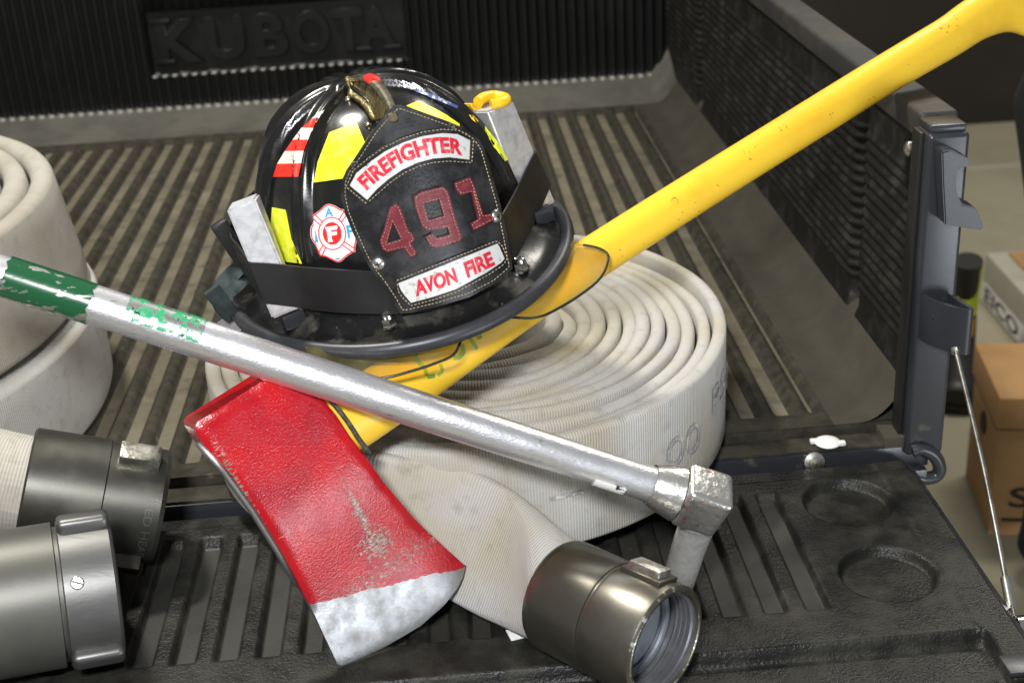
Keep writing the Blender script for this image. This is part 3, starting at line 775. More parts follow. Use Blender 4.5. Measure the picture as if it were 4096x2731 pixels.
# coupling
co = None
Lc = float(np.linalg.norm(ca1 - ca0)); r0 = .0440
co = lathe('coupling', ca0, cdir, [(-.004, .0395), (-.004, .0425), (-.001, .0442), (.004, .0446), (.046, .0446), (.049, .0442), (.0495, .0432), (.0515, .0432), (.052, .0446), (.055, .0452), (Lc - .006, .0448), (Lc - .002, .0442), (Lc, .0425),
                                     (Lc - .0006, .0390), (Lc - .002, .0378)], 'coupling', roll, 96, 25)
prof = [(Lc - .0012, .0386)]
for i in range(4):
    s = Lc - .004 - i * .0042; prof += [(s, .0388), (s - .0016, .0364), (s - .0026, .0364)]
prof += [(Lc - .0215, .0385), (Lc - .027, .0385), (Lc - .0275, .0310)]
lathe('threaded_bore', ca0, cdir, prof, 'bore', co, 72, 30)
lathe('gasket', ca0, cdir, [(Lc - .0272, .0384), (Lc - .0255, .0372), (Lc - .0255, .0330), (Lc - .0275, .0322), (Lc - .0300, .0318), (Lc - .0305, .0001)], 'gasket', co, 64, 30)
lathe('worn_rim', ca0, cdir, [(Lc - .0022, .0446), (Lc - .0004, .0434), (Lc + .0004, .0422), (Lc + .0002, .0404), (Lc - .0010, .0388)], 'rimworn', co, 96, 60)
lg = coupling_lug('lug', ca0, cdir, .074, .0445, math.radians(-17), .028, .016, .0085, 'bare', co)
coupling_lug('lug_base', ca0, cdir, .074, .0445, math.radians(-17), .036, .023, .0030, 'coupling', co, bev=.0012)
coupling_lug('lug', ca0, cdir, .074, .0445, math.radians(163), .028, .016, .0085, 'bare', co)

# faded print on the outer wrap
def wrap_text(name, body, a0, a1, z0, z1, par, mat='hoseprint', bold=.0):
    V2, Fc = text_tris(body, bold); V = []
    for x, y in V2:
        a = a0 + (a1 - a0) * x
        i = int(np.argmin(np.abs(ang - (a + 2 * np.pi * 0)))); rr = r[i] + .0074 + .0012
        V.append((RC[0] + .985 * rr * math.cos(a), RC[1] + 1.02 * rr * math.sin(a), z0 + (z1 - z0) * y))
    return mesh(name, V, orient(V, Fc), mat, par, False)
e0 = end - math.radians(246)           # angle zero of the outer wrap
wrap_text('printed_text', 'PSI', e0 - math.radians(31), e0 - math.radians(17), .055, .083, roll)
wrap_text('printed_text', 'OO', e0 - math.radians(50), e0 - math.radians(38), .040, .068, roll)
wrap_text('printed_text', '-', e0 - math.radians(78), e0 - math.radians(71), .052, .055, roll)

# two rolls stacked at the left --------------------------------------------------------
def side_roll(name, label, c, ex, z0, mat, seed, th=.0265, tilt=(0, 0, 1), HH=HH):
    t = thing(name, (c[0], c[1], z0), label, 'fire hose')
    a, P, rr = spiral(c, 1.0, .45, th / ex[0], math.radians(100 + 360), seed, ex=ex, step=.025, amp=.006)
    A = HH / 2 + .0015 * fbm(a * .8, seed + 3) * .5
    Bz = np.full(len(a), .0122) + .0004 * fbm(a * 1.7, seed + 1)
    C = np.c_[P, z0 + A + .0006]
    hose('coil', C, A, Bz, mat, t, U=[nrm(tilt)] * len(C)); return t
low = side_roll('fire_hose_roll', 'lower of two pale hose rolls stacked beside the steel couplings', (-.69, 1.315), (.308, .355), -.001, 'hose3', 21)
top = side_roll('fire_hose_roll', 'upper darker hose roll stacked on another, behind the green striped bar', (-.700, 1.325), (.298, .350), .1085, 'hose2', 33, tilt=(-.17, .02, 1), HH=.122)
# marker dashes on the lower roll
V, Fc = [], []
for (u, v, w_, h_) in ((166, 984, 5, 34), (142, 995, 7, 9)):
    p = [onz(u, v, .05)]
    q = np.array([-.3805, 1.26, .03])
    b = len(V)
low_marks = None

# coupling 1: dark, pointing right, hose running out at the left edge
def side_coupling(par, o0, o1, prof, mat, ref=(0, 0, 1), sharp=25):
    return lathe('coupling', o0, nrm(o1 - o0), prof, mat, par, 96, sharp, ref)
q0 = onz(58, 1118, .068); q1 = q0 + nrm((.93, .12, -.33)) * .115
dq = nrm(q1 - q0); Lq = float(np.linalg.norm(q1 - q0)); RQ = .0515
c1 = side_coupling(low, q0, q1, [(0, .044), (0, .0495), (.002, RQ), (Lq * .55, RQ), (Lq * .56, RQ - .0018), (Lq * .60, RQ - .0018), (Lq - .004, RQ - .0018), (Lq, RQ - .004), (Lq, .043), (Lq - .03, .041), (Lq - .03, .0001)], 'couplingd')
for a in (14, 134, 254):
    coupling_lug('lug', q0, dq, Lq * .76, RQ - .002, math.radians(a), .034, .021, .011, 'bare' if a == 14 else 'couplingd', c1)
tl = np.array([q0 + dq * (.012 - .0125 * i) + np.array([-.0006 * i * i, .0004 * i * i, .0002 * i * i]) for i in range(22)])
kk = np.linspace(0, 1, 22); kk = sstep(0, 1, kk)
hose('coil_end', tl[::-1], (.0435 + .006 * kk)[::-1], (.0435 - .024 * kk)[::-1], 'hose2', low)
# stamped letters
def stamp(body, o, dirx, rr, s0, s1, a0, a1, par):
    t = nrm(dirx); u = nrm(np.array([0, 0, 1.]) - t[2] * t); sd = np.cross(t, u); V2, Fc = text_tris(body, .0); V = []
    for x, y in V2:
        a = a0 + (a1 - a0) * x; V.append(o + t * (s0 + (s1 - s0) * y) + (math.cos(a) * u + math.sin(a) * sd) * (rr + .0004))
    return mesh('stamped_text', V, orient(V, Fc), 'coupling2', par, False)
stamp('RED HEAD', q0, dq, RQ - .0018, Lq * .86, Lq * .92, math.radians(55 + 0), math.radians(125), c1)

# coupling 2: nearer, with a wide ring carrying two raised rails
w1 = onz(268, 1342, .036); dw = nrm((.95, .285, -.085)); w0 = w1 - dw * .15; Lw = float(np.linalg.norm(w1 - w0)); RW = .0565
c2 = side_coupling(top, w0, w1, [(0, .044), (0, RW), (Lw - .044, RW), (Lw - .0435, RW - .004), (Lw - .040, RW - .004)], 'coupling2')
rg = lathe('swivel_ring', w0, dw, [(Lw - .0405, .046), (Lw - .0405, RW - .0005), (Lw - .0395, RW + .0005), (Lw - .003, RW + .0005), (Lw - .001, RW - .001), (Lw, RW - .004), (Lw, .042), (Lw - .03, .042), (Lw - .03, .0001)], 'ring', c2, 96, 25)
def rail(ang, mat='ring'):
    t = dw; u = nrm(np.array([0, 0, 1.]) - t[2] * t); sd = np.cross(t, u); a = math.radians(ang)
    rad = math.cos(a) * u + math.sin(a) * sd; tan = np.cross(t, rad)
    bm = bmesh.new(); bevel_box(bm, frame(w0 + t * (Lw - .0205) + rad * (RW + .0028), t, tan, rad), (.039, .017, .013), .0055, 4)
    return from_bm('rocker_lug', bm, mat, rg)
for a in (-2, 116, 236): rail(a)
t_ = dw; u_ = nrm(np.array([0, 0, 1.]) - t_[2] * t_); s_ = np.cross(t_, u_); a_ = math.radians(52)
rad_ = math.cos(a_) * u_ + math.sin(a_) * s_
lathe('set_screw', w0 + t_ * (Lw - .030) + rad_ * (RW + .0002), rad_, [(-.002, .0050), (.0012, .0050), (.0018, .0042), (.0018, .0001)], 'chrome', rg, 20)
box('screw_slot', w0 + t_ * (Lw - .030) + rad_ * (RW + .0021), (.0088, .0012, .0005), 'blackrub', rg, 0, axes=(nrm(t_ * .75 + np.cross(t_, rad_) * .35), nrm(np.cross(rad_, nrm(t_ * .75 + np.cross(t_, rad_) * .35))), rad_))
tl = np.array([w0 + dw * (.012 - .0125 * i) + np.array([-.0004 * i * i, .0006 * i * i, .0]) for i in range(14)])
kk = sstep(0, 1, np.linspace(0, 1, 14))
hose('coil_end', tl[::-1], (.0435 + .006 * kk)[::-1], (.0435 - .024 * kk)[::-1], 'hose2', top)

# ================================================================== AXE
KR = np.array([.436, 1.229, .322])                       # where the handle lies over the bed rail
E0 = atd(790, 970, 1.042); hd = nrm(KR - E0); ec = E0 - hd * .03
_a = nrm(np.cross(hd, [0, 0, 1.])); _b2 = np.cross(hd, _a); PHI = 1.27
bd = _a * math.cos(PHI) + _b2 * math.sin(PHI)            # towards the cutting edge
nd = nrm(np.cross(bd, hd))                               # out of the face we see
if np.dot(nd, CP - ec) < 0: nd = -nd
axe = thing('fire_axe', onz(775, 1525, TG), 'red flat-head fire axe with long yellow handle lying across the hose roll', 'axe')
HT = .0185                                                # half thickness at the eye
def axe2(u, v):
    off = .015
    for _ in range(4):
        p = onplane(u, v, ec + nd * off, nd) - ec; q = np.array([np.dot(p, hd), np.dot(p, bd)])
        off = .0195 * (1 - sstep(.02, .145, q[1]) * .92)
    return q
outl = [(452, 992), (449, 980), (458, 967), (475, 957), (610, 872), (622, 867), (640, 871), (690, 888), (733, 905), (775, 955), (808, 1005), (834, 1040), (880, 1105), (950, 1188), (1012, 1248), (1070, 1297),
        (1064, 1325), (1048, 1355), (1020, 1390), (965, 1438), (880, 1488), (800, 1524), (785, 1528), (775, 1524), (752, 1475), (715, 1390), (655, 1278), (595, 1178), (530, 1088), (470, 1022)]
A2 = np.array([axe2(u, v) for u, v in outl])
pl0 = axe2(712, 1388); pl1 = axe2(1070, 1300)             # edge of the paint
edge_pts = np.array([axe2(u, v) for u, v in [(1070, 1297), (1064, 1325), (1048, 1355), (1020, 1390), (965, 1438), (880, 1488), (800, 1524), (778, 1527)]])
edge_d = np.array(resample(edge_pts, .002, False))
bmin = A2[:, 1].min(); 
def halft(p):
    d = np.min(np.hypot(*(edge_d - p).T))
    b = p[1]
    t = .0195 * (1 - sstep(.02, .145, b) * .88)            # cheeks taper to the bit
    t = min(t, .0012 + d * .20)
    return t
def axe_part(name, poly, mat):
    vs, fs = cdt_fill([tuple(q * 1000) for q in poly], step=5.)
    V = []; n0 = len(vs)
    pb = np.array(resample([q for q in A2], .001))
    for sgn in (1, -1):
        for (x, y) in vs:
            p = np.array([x, y]) / 1000; t = halft(p)
            d = np.min(np.hypot(*(pb - p).T))
            rd = .0022 * (1 - min(d / .004, 1)) ** 2 if p[1] < .115 else 0      # softened rim
            dish = .0022 * math.exp(-((p[0] + .02) / .028) ** 2) * sstep(.03, .08, p[1]) * (1 - sstep(.11, .15, p[1]))
            V.append(ec + hd * p[0] + bd * p[1] + nd * sgn * max(t - rd - 0 * dish, .0004))
    F2 = orient(V[:n0], fs); Fb = [tuple(i + n0 for i in f[::-1]) for f in F2]
    cnt = set((f[i], f[(i + 1) % len(f)]) for f in F2 for i in range(len(f)))
    W = [(b, a, a + n0, b + n0) for (a, b) in cnt if (b, a) not in cnt]
    return mesh(name, V, F2 + Fb + W, mat, axe, True, [(x / 1000, y / 1000) for (x, y) in vs] * 2, 50)
i_h = 15; i_t = 25
rj = np.random.RandomState(4)
jag = [pl1 * (1 - k) + pl0 * k + np.array([0, .0009 * rj.uniform(-1, 1) + .0006 * math.sin(k * 17)]) for k in np.linspace(0, 1, 42)[1:-1]]
body_poly = list(A2[:i_h]) + [pl1] + jag + [pl0] + list(A2[26:])
edge_poly = [A2[15]] + list(A2[16:25]) + [pl0] + jag[::-1]
axe_part('axe_head', body_poly, 'redpaint')
axe_part('cutting_edge', edge_poly, 'steel')
# bare steel rubbed along the back rim of the head
Vr, Fr = tube_data([ec + hd * q[0] + bd * q[1] for q in (axe2(u, v) for u, v in [(470, 1024), (530, 1090), (595, 1180), (650, 1270), (690, 1345)])], .0032, 8)
mesh('worn_rim', Vr, Fr, 'steel', axe)
# handle on the head's own mid plane
hpx = [(640, 1045), (740, 992), (800, 962), (900, 897), (1000, 832), (1180, 712), (1380, 581), (1600, 441), (1800, 316), (2000, 192), (2100, 132), (2180, 85), (2240, 45), (2300, 18), (2352, 14), (2392, 34)]
hw = [.026, .0265, .0265, .0258, .0232, .0200, .0185, .0182, .0182, .0186, .0190, .0198, .0212, .0240, .0285, .0270]
hp3 = catmull([onplane(u, v, ec, nd) for u, v in hpx], 6)
hwi = np.interp(np.linspace(0, 1, len(hp3)), np.linspace(0, 1, len(hw)), hw)
hti = np.interp(np.linspace(0, 1, len(hp3)), [0, .15, .3, .8, 1], [.0155, .0155, .0145, .0145, .0150])
hwi[-1] *= .72; hwi[-2] *= .93; hti[-1] *= .7; hti[-2] *= .93
hV, hF = tube_data(hp3, hwi, 28, True, up=-bd, rad2=hti)
hnd = mesh('handle', hV, hF, 'yhandle', axe)
hsurf = Surf(hV, hF)
# black epoxy squeezed out around the eye
ep = [onplane(u, v, ec, nd) + nd * .0192 for u, v in [(733, 906), (775, 956), (806, 1003), (827, 1031)]]
tube('epoxy_bead', catmull([ep[0] - nd * .02, *ep, ep[-1] - nd * .02], 5), .0019, 'epoxy', axe, 8)
# green pen on the handle
V, Fc = [], []
def z1(x, y): return ((1200 + x * .38265) / KV, (1200 + y * .38265) / KV)
for pts, wd in (([(1765, 380), (1850, 512)], 9), ([(1740, 390), (1850, 275)], 8), ([(1850, 290), (1880, 400)], 10), ([(1880, 300), (1865, 410)], 8),
                ([(1690, 465), (1712, 540), (1660, 600), (1600, 610)], 10), ([(1420, 400), (1490, 460)], 9),
                ([(1195, 545), (1230, 640), (1290, 700)], 11), ([(1300, 490), (1350, 510)], 13), ([(1300, 700), (1325, 790)], 9), ([(1330, 805), (1410, 790)], 9),
                ([(1465, 670), (1490, 740)], 8), ([(1440, 790), (1490, 745)], 6)):
    stroke(hsurf, [z1(*q) for q in pts], wd, .0004, V, Fc)
mesh('pen_marks', V, orient(V, Fc), 'greenink', hnd, False)
V, Fc = [], []
rs = np.random.RandomState(11)
for (u, v, k_) in ((2071, 152, 1), (1715, 352, 4), (1735, 340, 3), (2168, 68, 5), (2185, 52, 4), (1640, 424, 2), (1552, 505, 2), (1480, 560, 2), (1800, 300, 3), (1905, 268, 3), (2010, 215, 3), (1440, 590, 2), (1610, 470, 2)):
    for _ in range(k_):
        a = np.array([u, v]) + rs.normal(0, 9, 2); d_ = nrm(rs.normal(0, 1, 2)) * rs.uniform(1.5, 5)
        stroke(hsurf, [tuple(a), tuple(a + d_)], rs.uniform(1.2, 2.6), .0003, V, Fc, step=3)
mesh('scuffs', V, orient(V, Fc), 'scuff', hnd, False)['kind'] = 'stuff'
h_ = hsurf.hit(1550, 462)
if h_: lathe('hole', h_[0], h_[1], [(.0003, .0032), (-.0005, .0026), (-.0004, .0001)], 'epoxy', hnd, 14)

# ================================================================== WRENCH BAR
ax_d = proj(onplane(760, 893, ec + nd * .0195, nd))[2]
dm = ax_d - .0145
wr = thing('hydrant_wrench', onz(1556, 1352, TG), 'silver steel hydrant wrench bar with green painted band resting on the axe', 'wrench')
WR = atd(1588, 1142, 1.045)
# choose the far end so that the bar rests on the axe where they cross
s_ = (760 - 1588) / (0 - 1588)
inv = (1 / dm - (1 - s_) / 1.045) / s_
WL = atd(-160, 579, 1 / (((1 / inv) ** -1 - 1 / 1.045) * (1748 / 1588) + 1 / 1.045))
wd_ = nrm(WR - WL); Lr = float(np.linalg.norm(WR - WL))
def barpt(px):
    b = None
    for t in np.linspace(0, 1, 400):
        q = proj(WL + (WR - WL) * t)
        if b is None or abs(q[0] - px) < b[0]: b = (abs(q[0] - px), t)
    return b[1]
rad = .0148
ts = np.r_[np.linspace(0, .90, 40), .92, .94, .96, .975, .99]
rr_ = np.r_[np.linspace(rad, rad * .93, 40), rad * .93, rad * .95, rad * 1.0, rad * 1.15, rad * 1.35]
bpts = [WL + (WR - WL) * t for t in ts]
bV, bF = tube_data(bpts, rr_, 32)
bar = mesh('bar', bV, bF, 'wrench', wr, True, None, 60)
def sleeve(name, pa, pb, rr, mat, a0=0, a1=360, nseg=10, jag=0):
    ta, tb = barpt(pa), barpt(pb); up = nrm(np.array([0, 0, 1.]) - wd_[2] * wd_); sd = np.cross(wd_, up)
    V = []; n = 36
    for i in range(nseg + 1):
        t = ta + (tb - ta) * i / nseg
        for j in range(n + 1):
            a = math.radians(a0 + (a1 - a0) * j / n)
            tj = t + (jag * (math.sin(j * 2.1) + math.sin(j * 5.3)) if i in (0, nseg) else 0)
            V.append(WL + (WR - WL) * tj + (math.cos(a) * up + math.sin(a) * sd) * rr)
    Fc = grid_faces(nseg + 1, n + 1)
    return mesh(name, V, Fc, mat, bar)
sleeve('green_band', 14, 212, rad + .0004, 'greenpaint', jag=.0015)
sleeve('chipped_label', 288, 462, rad * .995 + .0003, 'greenpaint2', -100, 75)
sleeve('white_tape', 1370, 1440, rad * .945 + .0004, 'whitepaint', 100, 160, jag=.001)
# forged head and leg
up = nrm(np.array([0, 0, 1.]) - wd_[2] * wd_)
LB = onz(1556, 1352, TG + .002); legd = nrm(LB - WR)
hx = wd_; hz = nrm(-legd - np.dot(-legd, hx) * hx); hy = np.cross(hz, hx)
HC = atd(1612, 1148, 1.040)
bm = bmesh.new()
bevel_box(bm, frame(HC, hx, hy, hz), (.036, .035, .040), .0056, 4)
from_bm('head_block', bm, 'wrenchhead', wr)
tube('collar', [WR - wd_ * .034, WR - wd_ * .024, WR - wd_ * .012], [rad * 1.06, rad * 1.30, rad * 1.5], 'wrenchhead', wr, 24, False)
lp = [HC + legd * .004, HC + legd * .020, HC + legd * .026, HC * .5 + LB * .5, LB - legd * .01, LB]
tube('leg', catmull(lp, 5), np.interp(np.linspace(0, 1, 26), [0, .3, .4, .8, 1], [.0165, .0160, .0142, .0132, .0125]), 'legm', wr, 22)

# ================================================================== HELMET
def rot3(a, b, c):
    ca, sa, cb, sb, cc, sc = math.cos(a), math.sin(a), math.cos(b), math.sin(b), math.cos(c), math.sin(c)
    return np.array([[cc, -sc, 0], [sc, cc, 0], [0, 0, 1]]) @ np.array([[cb, 0, sb], [0, 1, 0], [-sb, 0, cb]]) @ np.array([[1, 0, 0], [0, ca, -sa], [0, sa, ca]])
HR = rot3(-.0215, -.1704, .4078); HS = .93
HTv = CP + HS * (np.array([-.0471, 1.1585, .2053]) - CP)
def HW(p): return np.asarray(p, float) * HS @ HR.T + HTv          # helmet coordinates to world
HX, HY, HZ = HR[:, 0], HR[:, 1], HR[:, 2]
hel = thing('fire_helmet', HTv - HZ * .06, 'black traditional fire helmet with leather front shield sitting on the hose roll', 'helmet')
AW, AL, AH = .114, .127, .158
RIBS = [math.radians(a) for a in (0, -59, 59, -93, 93, -135, 135, 180)]
def dome(phi, e, extra=0.):
    c = math.cos(e) ** .74; s = math.sin(e) ** .98
    p = np.array([AW * math.sin(phi) * c, -AL * math.cos(phi) * c * (1.06 if math.cos(phi) < 0 else 1), AH * s + .002])
    n = nrm(np.array([p[0] / AW ** 2, p[1] / AL ** 2, p[2] / AH ** 2]))
    d = 0
    rr = math.hypot(p[0], p[1])
    for q in RIBS:
        da = abs((phi - q + math.pi) % (2 * math.pi) - math.pi)
        if da < 1.2:
            x = rr * math.sin(da)
            prof = 1 - sstep(.0060, .0090, x)
            prof = prof * (1 - .40 * math.exp(-(x / .0035) ** 2))
            d = max(d, .0085 * prof)
    cap = 1 - sstep(.012, .020, rr)
    d = max(d, .0085 * cap)
    d *= sstep(0.02, .12, e)
    return p + n * (d + extra)
PHN, EN = 300, 70
Vd = np.array([HW(dome(2 * math.pi * i / PHN, (math.pi / 2 - .004) * j / EN)) for j in range(EN + 1) for i in range(PHN)])
Fd = grid_faces(EN + 1, PHN, True); Fd.append(tuple(EN * PHN + i for i in range(PHN)))
shell = mesh('shell', Vd, Fd, 'shell', hel, True, None, None)
ssurf = Surf(Vd, Fd)
# brim
BRX, BRF, BRB, BDROP = .1517, .1645, .1645 * 1.25, .0111
def brim_pt(phi, k):
    """k 0 at the shell, 1 at the edge"""
    x1, y1 = BRX * math.sin(phi), -(BRF if math.cos(phi) > 0 else BRB) * math.cos(phi)
    x0, y0 = AW * .97 * math.sin(phi), -AL * (1.06 if math.cos(phi) < 0 else 1) * .97 * math.cos(phi)
    z1 = -BDROP * (y1 / BRF) ** 2
    kk = k; z = (1 - kk) * .017 + kk * z1 - .010 * math.sin(math.pi * kk) * .7
    return np.array([x0 + (x1 - x0) * k, y0 + (y1 - y0) * k, z])
NB = 160
ks = np.linspace(0, 1, 9)
Vb = [HW(brim_pt(2 * math.pi * i / NB, k)) for k in ks for i in range(NB)] + [HW(brim_pt(2 * math.pi * i / NB, k) - np.array([0, 0, .003])) for k in ks[::-1] for i in range(NB)]
Fb = grid_faces(len(ks) * 2, NB, True)
brim = mesh('brim', Vb, Fb, 'brimm', hel, True, None, 60)
bsurf = Surf(Vb, Fb)
ring = [HW(brim_pt(2 * math.pi * i / NB, 1) + np.array([0, 0, -.0015])) for i in range(NB)]
P_, T_, U_, S_ = frames(ring + ring[:1], HZ)
Vt = []; Kt = 14
for i in range(NB):
    c = np.array(ring[i]); t = nrm(np.array(ring[(i + 1) % NB]) - np.array(ring[i - 1])); o = nrm(np.cross(t, HZ))
    for j in range(Kt):
        a = 2 * math.pi * j / Kt; Vt.append(c + o * math.cos(a) * .0058 + HZ * math.sin(a) * .0062)
Ft = [(i * Kt + j, i * Kt + (j + 1) % Kt, ((i + 1) % NB) * Kt + (j + 1) % Kt, ((i + 1) % NB) * Kt + j) for i in range(NB) for j in range(Kt)]
mesh('edge_trim', Vt, Ft, 'trim', brim)
# suspension skirt and ear flap below the brim
sk = []
for k in np.linspace(0, 1, 6):
    for i in range(NB):
        ph_ = 2 * math.pi * i / NB
        sk.append(HW((.108 * math.sin(ph_) * (1 - .12 * k), -.112 * math.cos(ph_) * (1 - .12 * k), .005 - k * (.030 + .085 * (1 - sstep(-.75, -.15, math.sin(ph_)))))))
mesh('liner_skirt', sk, grid_faces(6, NB, True), 'darkcloth', hel)
# hex nuts and clips on the brim
def on_brim(u, v): return bsurf.hit(u, v)
for (u, v) in ((895, 746), (1197, 618)):
    h, n_ = on_brim(u, v)
    V, Fc = lathe_data(h, HZ, [(-.001, .0072), (.0010, .0072), (.0010, .0052)], 24, HX); nn = mesh('nut', V, Fc, 'chrome', brim, True, None, 30)
    V, Fc = lathe_data(h, HZ, [(.001, .0060), (.0062, .0060), (.0066, .0052)], 6, HX + .3 * HY); mesh('hexagon', V, Fc, 'chrome', nn, False)
    V, Fc = lathe_data(h, HZ, [(.0064, .0048), (.0090, .0046), (.0098, .0034), (.0092, .0026), (.0092, .0001)], 20, HX); mesh('stud', V, Fc, 'chrome', nn, True, None, 30)
for (u, v, s) in ((676, 742, 1), (1247, 506, 1)):
    h, n_ = on_brim(u, v); box('retainer_block', h + HZ * .005, (.018, .014, .013), 'trim', brim, .0018, axes=(HX, HY, HZ))
h, n_ = on_brim(808, 796) or (None, None)
# ---- stickers on the shell
def zz1(x, y): return (459.4 + x * .4762, 143.6 + y * .4762)
def zz2(x, y): return (689.1 + x * .10986, 447.9 + y * .10986)
def zz5(x, y): return (746.5 + x * .24414, 160.8 + y * .24414)
def zz6(x, y): return (459.4 + x * .29297, 430.7 + y * .29297)
def zz7(x, y): return (803.9 + x * .1709, 516.8 + y * .1709)
def zz8(x, y): return (1091 + x * .27475, 201 + y * .27475)
def ps(f, L): return [f(*q) for q in L]
plate('reflective_sticker', ssurf, ps(zz1, [(625, 340), (755, 290), (795, 385), (735, 480), (690, 560), (550, 580), (570, 480)]), 'hiviz', shell, .0004, .0002, step=6)
plate('reflective_sticker', ssurf, ps(zz6, [(570, 155), (675, 175), (720, 400), (800, 595), (660, 578), (590, 450), (552, 350)]), 'hiviz', shell, .0004, .0002, step=6)
plate('reflective_sticker', ssurf, ps(zz5, [(765, 345), (870, 300), (1000, 355), (1130, 425), (1260, 515), (1260, 560), (1000, 440)]), 'hiviz', shell, .0006, .0002, step=6)
plate('reflective_sticker', ssurf, ps(zz5, [(1500, 530), (1530, 570), (1640, 710), (1715, 850), (1690, 860), (1590, 730), (1500, 570)]), 'hiviz', shell, .0006, .0002, step=5)
plate('flag_sticker', ssurf, ps(zz5, [(760, 165), (900, 190), (1060, 245), (1250, 340), (1245, 362), (1040, 278), (880, 213)]), 'flagblue', shell, .0006, .0002, step=5)
plate('flag_sticker', ssurf, ps(zz5, [(1352, 420), (1390, 430), (1440, 485), (1425, 500), (1380, 465)]), 'yplastic', shell, .0006, .0002, step=4)
le = [(355, 553), (375, 490), (412, 430), (450, 375), (492, 318), (540, 272), (572, 245)]
re_ = [(475, 552), (490, 487), (503, 428), (525, 373), (545, 318), (570, 272), (600, 228)]
for i in range(6):
    q = [le[i], re_[i], re_[i + 1], le[i + 1]]
    plate('flag_stripe', ssurf, ps(zz1, q), 'flagred' if i % 2 == 0 else 'flagwhite', shell, .0005, .0002, step=5)
# union emblem
fo = [(620, 190), (740, 225), (860, 295), (930, 310), (1000, 430), (1110, 600), (1190, 760), (1200, 900), (1165, 1090), (1165, 1180), (1110, 1200), (1000, 1270), (880, 1375), (780, 1395), (640, 1330), (540, 1285), (450, 1275), (415, 1225), (370, 1130), (240, 940), (205, 830), (210, 680), (270, 560), (265, 440), (300, 405), (420, 320), (530, 220)]
fo = [tuple(p) for p in catmull(fo, 3, True)]
em = plate('union_emblem', ssurf, ps(zz2, fo), 'stwhite', shell, .0009, .0002, step=5)
V, Fc = [], []
cen = np.array([695, 800])
stroke(ssurf, ps(zz2, [tuple(cen + (np.array(p) - cen) * .965) for p in fo]), 3.0, .0014, V, Fc, True, 4)
def ell(rx, ry, a0=0, a1=360, n=48, c=(690, 800), rot=-.10):
    o = []
    for i in range(n + 1):
        a = math.radians(a0 + (a1 - a0) * i / n); x = rx * math.cos(a); y = ry * math.sin(a)
        o.append((c[0] + x * math.cos(rot) - y * math.sin(rot), c[1] + x * math.sin(rot) + y * math.cos(rot)))
    return o
stroke(ssurf, ps(zz2, ell(278, 335)[:-1]), 2.6, .0014, V, Fc, True, 4)
for a, b in (((345, 415), (485, 555)), ((275, 470), (440, 620)), ((930, 350), (825, 520)), ((975, 435), (880, 560)), ((410, 1200), (510, 1030)), ((480, 1265), (560, 1085)), ((1150, 1110), (945, 975)), ((1115, 1190), (910, 1045))):
    stroke(ssurf, ps(zz2, [a, b]), 2.6, .0014, V, Fc)
mesh('red_lines', V, orient(V, Fc), 'stred', em, False)
plate('red_disc', ssurf, ps(zz2, ell(195, 235)[:-1]), 'stred', em, .0012, .0001, step=5)
def word(body, bot, top_, off, mat, par, bold=.02, surf=None, f=zz2, spacing=1., name='lettering'):
    V, Fc = text_warp(surf or ssurf, body, ps(f, bot), ps(f, top_), off, bold, spacing); return mesh(name, V, Fc, mat, par, False)
word('F', [(618, 978), (790, 952)], [(572, 672), (795, 640)], .0017, 'stwhite', em, .05)
for (a, b, c, d) in (((548, 668), (800, 632), (800, 690), (560, 725)), ((606, 938), (704, 924), (708, 968), (610, 979))):
    plate('serif', ssurf, ps(zz2, [a, b, c, d]), 'stwhite', em, .0015, .0001, step=4)
word('A', [(545, 465), (720, 440)], [(545, 275), (690, 262)], .0015, 'stblue', em, .03)
word('I', [(340, 985), (405, 975)], [(290, 740), (350, 730)], .0014, 'stblue', em, .0)
word('F', [(1020, 900), (1140, 880)], [(975, 640), (1110, 615)], .0014, 'stblue', em, .03)
ib, it = ell(218, 262, 160, 385, 40), ell(262, 318, 160, 385, 40)
word('INTERNATIONAL ASSOCIATION', ib, it, .0014, 'stblue2', em, .0)
word('FIRE FIGHTERS', ell(262, 318, 135, 45, 30), ell(220, 265, 135, 45, 30), .0014, 'stblue2', em, .0)
word('AFL-CIO', [(590, 1195), (740, 1225), (920, 1150)], [(590, 1140), (740, 1165), (905, 1100)], .0014, 'stblue2', em, .0)
word('CLC', [(715, 1310), (860, 1290)], [(700, 1240), (855, 1225)], .0014, 'stblue2', em, .0)
plate('union_bug', ssurf, ps(zz2, [(755, 1318), (850, 1305), (850, 1335), (757, 1345)]), 'stblue', em, .0012, .0001, step=4)

